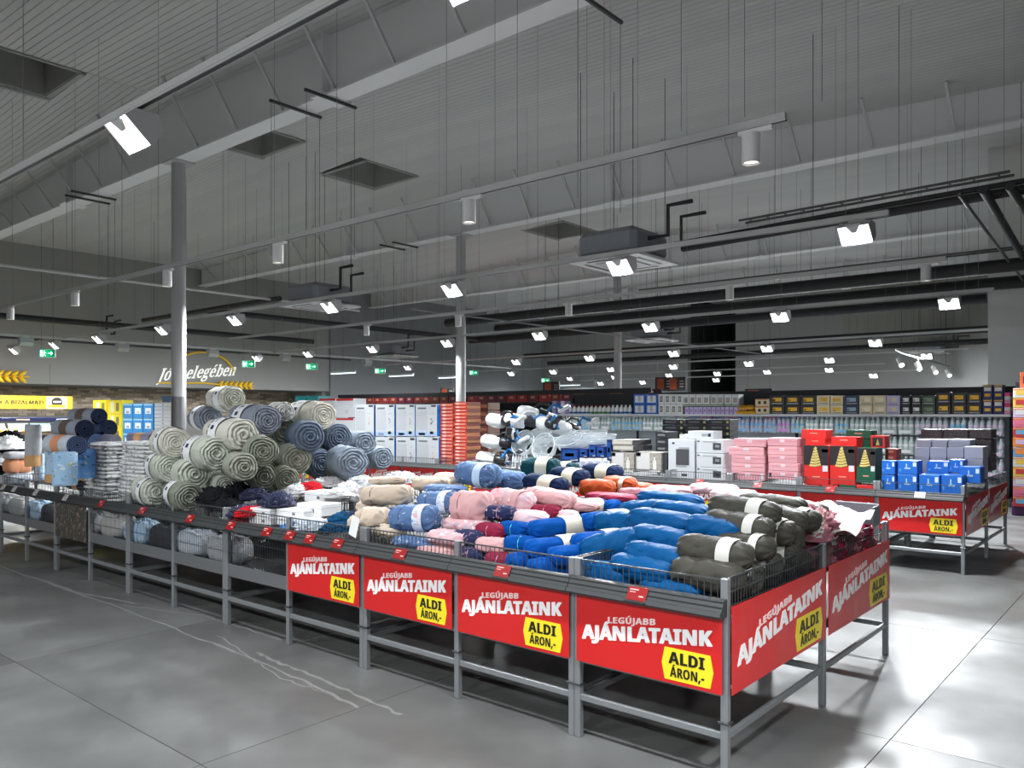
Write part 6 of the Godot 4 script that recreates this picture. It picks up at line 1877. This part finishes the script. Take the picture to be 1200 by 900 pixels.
	for i in 9:
		heap("gold_wrap_pack", "sweets", "gold wrapped packs", "gold wrapped pack on the drinks shelf, %s from the left" % ordn(i), P(-on_v(867 + 2.0 * i, 480, V + 0.2).x, 1.58 + 0.1 * (i % 2), V + 0.2), Vector3(0.14, 0.12, 0.14), i, i % 5, mat(214, 160, 40, 0.35, 0.4))
	for q in [[800, 815.5, white], [816, 831.5, white], [833, 848, mat(200, 206, 204, 0.5)], [849, 866, mat(206, 208, 212, 0.5)]]:
		for i in 2:
			shelf_carton("white carton with small pictures on the shelf's left end, %s column, %s half" % [ordn([800, 816, 833, 849].find(int(q[0]))), ["left", "right"][i]], "white cartons at the shelf's left end", lerpf(q[0], q[1], 0.5 * i), lerpf(q[0], q[1], 0.5 + 0.5 * i) - 0.4, 462, 476, V + 0.18, q[2], [[0.5, 0.5, 0.6, 0.45, mat(150, 150, 152, 0.5)], [0.5, 0.45, 0.3, 0.2, mat(196, 150, 80, 0.5)], [0.5, 0.1, 1.0, 0.16, mat(130, 150, 130, 0.5)]])
	for i in 14:
		shelf_carton("purple labelled pack under the white cartons, %s from the right" % ordn(i), "purple packs at the shelf's left end", 870.4 - 5.2 * i, 875 - 5.2 * i, 477, 485.4, V + 0.18, lilac, [[0.5, 0.5, 0.5, 0.4, mat(170, 120, 180, 0.5)]])
	var b := B.new()
	b.lathe([Vector2(0.0, 0.0), Vector2(0.048, 0.004), Vector2(0.052, 0.03), Vector2(0.05, 0.14), Vector2(0.026, 0.18), Vector2(0.02, 0.19)], 12)
	var jug := b.done()
	b = B.new()
	b.lathe([Vector2(0.024, 0.186), Vector2(0.024, 0.215), Vector2(0.0, 0.217)], 10, Transform3D.IDENTITY, false)
	var jcap := b.done()
	b = B.new()
	b.lathe([Vector2(0.053, 0.02), Vector2(0.0525, 0.06)], 12)
	var jlab := b.done()
	for i in 15:
		var at := on_v(668.5 + 5.0 * i, 484, V + 0.25)
		at.y = 1.578
		var j := thing("detergent_jug", "white detergent jug with %s cap, %s from the left on the drinks shelf" % [["red", "red", "white"][i / 5], ordn(i)], "jug", at, 0.0, "white jugs on the drinks shelf")
		part(j, "jug", jug, mat(232, 232, 232, 0.4))
		part(j, "cap", jcap, mat(190, 66, 50, 0.5) if i < 10 else mat(226, 228, 232, 0.5))
		part(j, "label", jlab, [mat(60, 100, 180, 0.5), mat(70, 140, 90, 0.5), mat(40, 120, 200, 0.5)][i / 5])
	for i in 2:
		for row in 2:
			carton("figure_carton", "blue carton with two white mugs pictured, %s row, %s" % [["upper", "lower"][row], ["left", "right"][i]], "blue cartons with white mugs", 742.5 + 14.3 * i, 756 + 14.3 * i, 462 + 11.8 * row, 473.4 + 11.8 * row, V + 0.18, 0.25, mat(50, 104, 190, 0.5), [[0.5, 0.5, 0.74, 0.7, mat(216, 220, 228, 0.5)], [0.5, 0.55, 0.24, 0.6, mat(80, 52, 56, 0.5)]])
	for i in 8:
		carton("white_print_carton", "white round picture carton beside the mug cartons, %s row, %s from left" % [["upper", "lower"][i % 2], ordn(i / 2)], "white cartons with round pictures", 771.5 + 7.2 * (i / 2), 778.3 + 7.2 * (i / 2), 462 + 11.8 * (i % 2), 473.4 + 11.8 * (i % 2), V + 0.18, 0.25, white, [[0.5, 0.5, 0.5, 0.6, mat(120, 122, 126, 0.5)], [0.5, 0.5, 0.26, 0.3, white]])
	for i in 4:
		carton("lilac_pack", "lilac and blue pack left of the white jugs, %s from the left" % ordn(i), "lilac packs left of the jugs", 647 + 5 * i, 651.6 + 5 * i, 470 + (i % 2) * 3, 485, V + 0.18, 0.25, [mat(150, 140, 180, 0.5), mat(60, 80, 150, 0.5), mat(200, 190, 210, 0.5)][i % 3], [[0.5, 0.6, 0.6, 0.3, white]])
	# dark shelf runs in the distance with wine coloured packs
	for q in [[11.5, 25.6, 20.0, 2.3, "dark distant shelf of red packs behind the white heater cartons"], [14.5, 25.8, 30.5, 2.45, "dark farthest shelf before the grey back wall"]]:
		t = thing("distant_shelf", q[4], "shelf", P((q[0] + q[1]) / 2, 0, q[2]))
		var L: float = q[1] - q[0]
		part(t, "back_panel", box_mesh(Vector3(L, q[3], 0.05)), mat(34, 34, 38, 0.7), Vector3(0, q[3] / 2, -0.3))
		for k in 4:
			part(t, "shelf_board", box_mesh(Vector3(L, 0.03, 0.6)), mat(60, 60, 64, 0.6), Vector3(0, 0.3 + 0.55 * k, 0))
		part(t, "header_board", box_mesh(Vector3(L, 0.14, 0.05)), mat(30, 30, 34, 0.6), Vector3(0, q[3] - 0.05, 0.28))
	var wines := [mat(150, 26, 34, 0.5), mat(96, 24, 44, 0.5), mat(120, 40, 36, 0.5), mat(180, 120, 40, 0.5)]
	for i in 31:
		var u := 11.8 + 0.44 * i
		for row in 2:
			var bx := thing("wine_carton", "dark red pack on the distant shelf, %s from the right, %s row" % [ordn(i), ["upper", "lower"][row]], "carton", P(u, 1.965 - 0.55 * row, 19.85), 0.0, "dark red packs on the distant shelf")
			part(bx, "carton", box_mesh(Vector3(0.4, 0.26, 0.3), 0.005), wines[rng.randi() % (3 if u > 16 else 4)], Vector3(0, 0.13, 0))
			part(bx, "label", box_mesh(Vector3(0.16, 0.08, 0.004)), mat(170, 120, 100, 0.5), Vector3(0, 0.14, 0.151))
	# colourful hanging packs in the rack at the right edge
	t = thing("display_rack", "tall dark display rack of colourful packs at the right edge", "rack", P(1.35, 0, 14.95))
	part(t, "back_panel", box_mesh(Vector3(1.5, 2.1, 0.04)), dark, Vector3(0, 1.05, -0.1))
	part(t, "base", box_mesh(Vector3(1.5, 0.2, 0.4), 0.01), mat(80, 40, 90, 0.6), Vector3(0, 0.1, 0.1))
	var cols := [white, mat(240, 140, 60, 0.5), mat(230, 120, 150, 0.5), mat(240, 200, 90, 0.5), mat(120, 170, 210, 0.5), mat(200, 60, 60, 0.5), mat(214, 190, 220, 0.5)]
	for c in 2:
		for i in 12:
			carton("hanging_pack", "colourful pack in the right edge rack, %s from the top, %s column" % [ordn(i), ["left", "right"][c]], "packs in the right edge rack", 1187 + 18 * c, 1204 + 18 * c, 455 + 11.6 * i, 466 + 11.6 * i, 14.6, 0.1, cols[(i * 3 + c) % 7], [[0.5, 0.55, 0.6, 0.5, cols[(i * 2 + 3) % 7]], [0.5, 0.9, 1.0, 0.14, cols[1]]])
	carton("hanging_pack", "orange and black pack on top of the right edge rack", "packs in the right edge rack", 1195, 1214, 436, 454, 14.7, 0.1, mat(200, 90, 50, 0.5), [[0.4, 0.5, 0.4, 0.5, mat(60, 30, 30, 0.5)]])
	build_bakery()
	build_signs()

func build_bakery() -> void:
	var white := mat(245, 245, 240, 0.4)
	var yel := mat(244, 196, 30, 0.45)
	# script sign on the bulkhead
	var at := on_u(236, 438, 26.97)
	var bs := ry(PI / 2)
	var t := thing("bakery_sign", "white lettered bakery sign with yellow arc and wheat ear on the bulkhead", "sign", at - Vector3(0, 0.5, 0))
	part(t, "lettering", fit_text("Jó melegében", 2.9, 0.6, 0.0, 0.1, 0.4, "Droid Serif"), glow(Color(0.95, 0.95, 0.92), 0.4), Vector3(0.02, 0.5, 0.1), bs)
	var b := B.new()
	var arc := []
	for k in 17:
		var a := PI * (0.08 + 0.84 * k / 16.0)
		arc.append(Vector3(0.02, 0.42 + 0.86 * sin(a), -0.1 + 1.2 * cos(a)))
	b.tube(arc, 0.035, 6)
	b.tube([Vector3(0.02, 0.13, 1.6), Vector3(0.02, 0.17, 0.0), Vector3(0.02, 0.13, -0.7)], 0.028, 6)
	part(t, "yellow_arc", b.done(), yel)
	b = B.new()
	for k in 7:
		for s: float in [-1.0, 1.0]:
			b.lathe([Vector2(0, -0.14), Vector2(0.055, -0.05), Vector2(0.05, 0.05), Vector2(0, 0.14)], 8, Transform3D(Basis(Vector3.RIGHT, -PI / 2 + s * 0.7), Vector3(0.03, 0.12 + s * 0.07, -0.75 - 0.2 * k)))
	b.tube([Vector3(0.02, 0.12, -0.6), Vector3(0.02, 0.12, -2.1)], 0.02, 6)
	part(t, "wheat_ear", b.done(), yel)
	var at2 := on_u(4, 441, 26.9)
	t = thing("wheat_emblem", "yellow wheat ear emblem on the bulkhead at the left edge", "sign", at2 - Vector3(0, 0.2, 0))
	b = B.new()
	for k in 5:
		for s: float in [-1.0, 1.0]:
			b.lathe([Vector2(0, -0.16), Vector2(0.065, -0.05), Vector2(0.06, 0.05), Vector2(0, 0.16)], 8, Transform3D(Basis(Vector3.RIGHT, -PI / 2 + s * 0.7), Vector3(0.03, 0.2 + s * 0.09, 0.3 - 0.2 * k)))
	b.tube([Vector3(0.02, 0.2, 0.6), Vector3(0.02, 0.2, -0.7)], 0.02, 6)
	part(t, "wheat_ear", b.done(), yel)
	# yellow hanging banner
	var c := on_u(40, 472, 24.5)
	var vr := -on_u(85, 476, 24.5).z
	var L := 4.4
	t = thing("thank_you_banner", "long yellow banner with dark thank you lettering hanging over the bread counter", "banner", P(24.5, c.y - 0.17, vr - L / 2))
	part(t, "panel", box_mesh(Vector3(0.02, 0.36, L), 0.004), yel, Vector3(0, 0.18, 0))
	part(t, "white_field", box_mesh(Vector3(0.004, 0.34, 0.55)), mat(240, 232, 200, 0.5), Vector3(0.011, 0.18, -L / 2 + 0.42))
	part(t, "lettering", fit_text("KÖSZÖNJÜK A BIZALMAT!", 1.9, 0.17, 0.7), mat(36, 26, 10, 0.6), Vector3(0.014, 0.18, -L / 2 + 1.72), bs)
	b = B.new()
	b.lathe([Vector2(0, 0.0), Vector2(0.14, 0.0), Vector2(0.14, 0.01), Vector2(0, 0.01)], 20, Transform3D(Basis(Vector3.BACK, -PI / 2), Vector3(0.012, 0.19, -L / 2 + 0.42)), false)
	part(t, "round_emblem", b.done(), mat(50, 38, 24, 0.5))
	part(t, "emblem_ribbon", box_mesh(Vector3(0.008, 0.07, 0.44), 0.003), mat(236, 170, 40, 0.5), Vector3(0.026, 0.08, -L / 2 + 0.42))
	part(t, "emblem_lettering", box_mesh(Vector3(0.004, 0.05, 0.2)), white, Vector3(0.027, 0.2, -L / 2 + 0.42))
	for k in 2:
		part(t, "hanging_wire", rod_mesh(0.9, 0.004, 5), mat(60, 60, 60, 0.5), Vector3(0, 0.8, -1.6 + 2.6 * k))
	# bread counter
	var uc := 25.2
	t = thing("bread_counter", "long bread counter with tilted glass flaps and navy header strip", "counter", P(uc, 0, 6.8))
	var Lc := 7.0
	part(t, "cabinet", box_mesh(Vector3(0.9, 0.6, Lc), 0.01), mat(60, 58, 56, 0.6), Vector3(-0.1, 0.3, 0))
	part(t, "bread_tray", box_mesh(Vector3(0.8, 0.03, Lc), 0.005), mat(100, 84, 62, 0.6), Vector3(0.0, 0.62, 0))
	part(t, "bread_tray", box_mesh(Vector3(0.6, 0.03, Lc), 0.005), mat(100, 84, 62, 0.6), Vector3(-0.1, 1.0, 0))
	part(t, "back_panel", box_mesh(Vector3(0.05, 1.5, Lc)), mat(90, 88, 84, 0.6), Vector3(-0.5, 0.75, 0))
	part(t, "header_strip", box_mesh(Vector3(0.1, 0.11, Lc), 0.01), mat(30, 42, 110, 0.5), Vector3(-0.1, 1.42, 0))
	for k in 6:
		part(t, "header_lettering", box_mesh(Vector3(0.004, 0.04, 0.35)), white, Vector3(-0.048, 1.42, Lc / 2 - 0.9 - 1.05 * k))
	for k in 12:
		part(t, "glass_flap", box_mesh(Vector3(0.012, 0.3, 0.52), 0.003), clear(170, 200, 214, 0.55, 0.1), Vector3(0.1, 1.2, Lc / 2 - 0.3 - 0.58 * k), Basis(Vector3.BACK, 0.7))
	b = B.new()
	b.lathe([Vector2(0, -0.13), Vector2(0.05, -0.09), Vector2(0.065, 0.0), Vector2(0.05, 0.09), Vector2(0, 0.13)], 10, Transform3D(Basis(Vector3.RIGHT, PI / 2), Vector3.ZERO))
	var loaf := b.done()
	rng.seed = 4
	for i in 60:
		var lower := i % 2
		var z := -(4.0 + 5.6 * (i / 60.0) + rng.randf() * 0.1)
		solo("bread_loaf", "golden bread roll on the %s bread tray, %s from the left" % [["upper", "lower"][lower], ordn(i / 2)], "bread", loaf, [mat(206, 150, 70, 0.7), mat(224, 176, 90, 0.7), mat(180, 116, 50, 0.7)][rng.randi() % 3], Vector3(-uc + rng.randf_range(-0.1, 0.25), (0.7 if lower else 1.08) + rng.randf() * 0.06, z), ry(rng.randf() * 3.0), "bread rolls on the counter")

func sign_board(label: String, px: float, py: float, w: float, h: float, v: float) -> void:
	var c := on_v(px, py, v)
	var t := thing("aisle_sign", label, "sign", c - Vector3(0, h / 2, 0), 0.0, "dark hanging aisle signs")
	part(t, "board", box_mesh(Vector3(w, h, 0.05), 0.006), mat(34, 34, 36, 0.6), Vector3(0, h / 2, 0))
	part(t, "picture", box_mesh(Vector3(w * 0.4, h * 0.8, 0.004)), mat(150, 64, 30, 0.5), Vector3(-w * 0.18 if w < 1.2 else 0.0, h / 2, 0.027))
	for k in 3:
		part(t, "lettering", box_mesh(Vector3(w * 0.22, h * 0.08, 0.004)), mat(150, 140, 130, 0.5), Vector3(w * 0.3, h * (0.3 + 0.2 * k), 0.027))
	for s: float in [-1.0, 1.0]:
		var L := snappedf(ceil_at(-c.x) - c.y - h / 2, 0.1)
		part(t, "hanging_wire", rod_mesh(L, 0.004, 5), mat(50, 50, 50, 0.5), Vector3(s * w * 0.4, h + L / 2, 0))

func exit_sign(label: String, px: float, py: float, u: float, turn: float, s: float) -> void:
	var c := on_u(px, py, u)
	var t := thing("exit_sign", label, "exit sign", c - Vector3(0, 0.16, 0), turn, "green lit exit signs")
	part(t, "case", box_mesh(Vector3(0.66, 0.34, 0.06) * s, 0.01), mat(214, 216, 216, 0.5), Vector3(0, 0.17, 0))
	part(t, "green_sign", box_mesh(Vector3(0.62, 0.3, 0.01) * s), glow(Color8(0, 120, 84), 0.3), Vector3(0, 0.17, 0.031 * s))
	var w := glow(Color(0.9, 1.0, 0.96), 0.7)
	var b := B.new()
	b.box(Vector3(0.1, 0.0, 0), Vector3(0.16, 0.035, 0.004))
	b.box(Vector3(0.16, 0.03, 0), Vector3(0.1, 0.035, 0.004), Basis(Vector3.BACK, -0.8))
	b.box(Vector3(0.16, -0.03, 0), Vector3(0.1, 0.035, 0.004), Basis(Vector3.BACK, 0.8))
	part(t, "arrow", b.done(), w, Vector3(0.02, 0.17, 0.038 * s), Basis.from_scale(Vector3(s, s, 1)))
	b = B.new()
	b.box(Vector3(-0.22, 0.0, 0), Vector3(0.1, 0.24, 0.004))
	b.lathe([Vector2(0, -0.002), Vector2(0.028, -0.002), Vector2(0.028, 0.002), Vector2(0, 0.002)], 10, Transform3D(Basis(Vector3.RIGHT, PI / 2), Vector3(-0.1, 0.09, 0)), false)
	b.box(Vector3(-0.11, 0.02, 0), Vector3(0.04, 0.11, 0.004), Basis(Vector3.BACK, 0.3))
	b.box(Vector3(-0.08, -0.07, 0), Vector3(0.03, 0.12, 0.004), Basis(Vector3.BACK, 0.7))
	b.box(Vector3(-0.14, -0.08, 0), Vector3(0.03, 0.12, 0.004), Basis(Vector3.BACK, -0.5))
	b.box(Vector3(-0.07, 0.03, 0), Vector3(0.1, 0.025, 0.004), Basis(Vector3.BACK, -0.5))
	part(t, "running_figure", b.done(), w, Vector3(0, 0.17, 0.038 * s), Basis.from_scale(Vector3(s, s, 1)))
	var l := OmniLight3D.new()
	l.name = "sign_light"
	l.light_color = Color8(90, 220, 170)
	l.light_energy = 0.06
	l.light_size = 0.1
	l.omni_range = 60.0
	l.omni_attenuation = 2.0
	l.shadow_enabled = true
	t.add_child(l)
	l.position = Vector3(0, 0.17, 0.12)
	for q: float in [-1.0, 1.0]:
		part(t, "hanging_wire", rod_mesh(snappedf(ceil_at(-c.x) - c.y - 0.1, 0.05), 0.004, 5), mat(60, 60, 60, 0.5), Vector3(q * 0.15, 0.27 + snappedf(ceil_at(-c.x) - c.y - 0.1, 0.05) / 2, 0))

func build_signs() -> void:
	exit_sign("green lit exit sign with arrow at the far left over the bakery", 55.5, 414.5, 21.5, 0.7, 0.62)
	exit_sign("green lit exit sign with arrow right of the bakery sign", 291, 427, 21.5, 0.7, 0.62)
	exit_sign("green lit exit sign left of the dark bulkhead corner", 365, 430, 22.5, 0.7, 0.62)
	exit_sign("small green exit sign above the white heater cartons", 445, 435, 23.5, 0.7, 0.62)
	exit_sign("small green exit sign right of the middle column", 555, 437, 24.5, 0.7, 0.62)
	exit_sign("small green exit sign left of the wall lit white", 639, 446, 23.0, 0.7, 0.62)
	exit_sign("small green exit sign right of the wall lit white", 703, 449, 23.5, 0.7, 0.62)
	sign_board("dark aisle sign with orange picture left of the middle column", 524, 461, 0.7, 0.42, 21.5)
	sign_board("dark aisle sign with orange picture over the vacuum cleaners", 618, 465.5, 0.6, 0.4, 25.0)
	sign_board("dark aisle sign before the wall lit white, higher one", 646, 454, 0.8, 0.45, 25.0)
	sign_board("dark aisle sign over the white jugs, low", 688, 468, 1.0, 0.42, 27.0)
	sign_board("dark aisle sign with two orange pictures over the mug cartons, left half", 778, 450, 0.6, 0.42, 22.0)
	sign_board("dark aisle sign with two orange pictures over the mug cartons, right half", 793, 450, 0.6, 0.42, 22.0)
	sign_board("dark aisle sign behind the gold wrapped packs", 889, 464, 0.7, 0.36, 19.0)
	# strip lamps far behind
	var sl := [[470, 441, "left"], [528, 443, "middle"], [668, 452, "nearest the corner of the back wall"], [402, 438, "farthest left"]]
	for q in sl:
		var c := on_h(q[0], q[1], 2.92) if q[0] < 650 else on_v(q[0], q[1], BACK - 1.0)
		var t := thing("strip_lamp", "thin glowing strip lamp far behind, %s one" % q[2], "ceiling lamp", c, 0.0, "strip lamps far behind")
		part(t, "housing", box_mesh(Vector3(1.3, 0.06, 0.1), 0.01), mat(190, 190, 190, 0.5), Vector3(0, 0.06, 0))
		part(t, "lamp_tube", box_mesh(Vector3(1.25, 0.04, 0.08), 0.01), glow(Color(0.9, 0.97, 1.0), 1.0), Vector3(0, 0.015, 0))
		var sl_h := snappedf(ceil_at(-c.x) - c.y - 0.1, 0.05)
		part(t, "suspension_rod", rod_mesh(sl_h, 0.004, 5), mat(60, 60, 60, 0.5), Vector3(0, 0.09 + sl_h / 2, 0))
		var l := AreaLight3D.new()
		l.name = "lamp_light"
		l.light_color = Color(0.9, 0.97, 1.0)
		l.light_energy = 1.5 if q[0] < 650 else 8.0
		l.area_size = Vector2(1.25, 0.08)
		l.area_range = 60.0
		l.area_attenuation = 2.0
		l.shadow_enabled = true
		t.add_child(l)
		l.position = Vector3(0, -0.02, 0)
		l.rotation.x = -PI / 2

func _ready() -> void:
	camera_and_light()
	build_lamps()
	build_shell()
	build_tables()
	build_duvets()
	build_mats()
	build_garments()
	build_cartons()
	build_shelves()
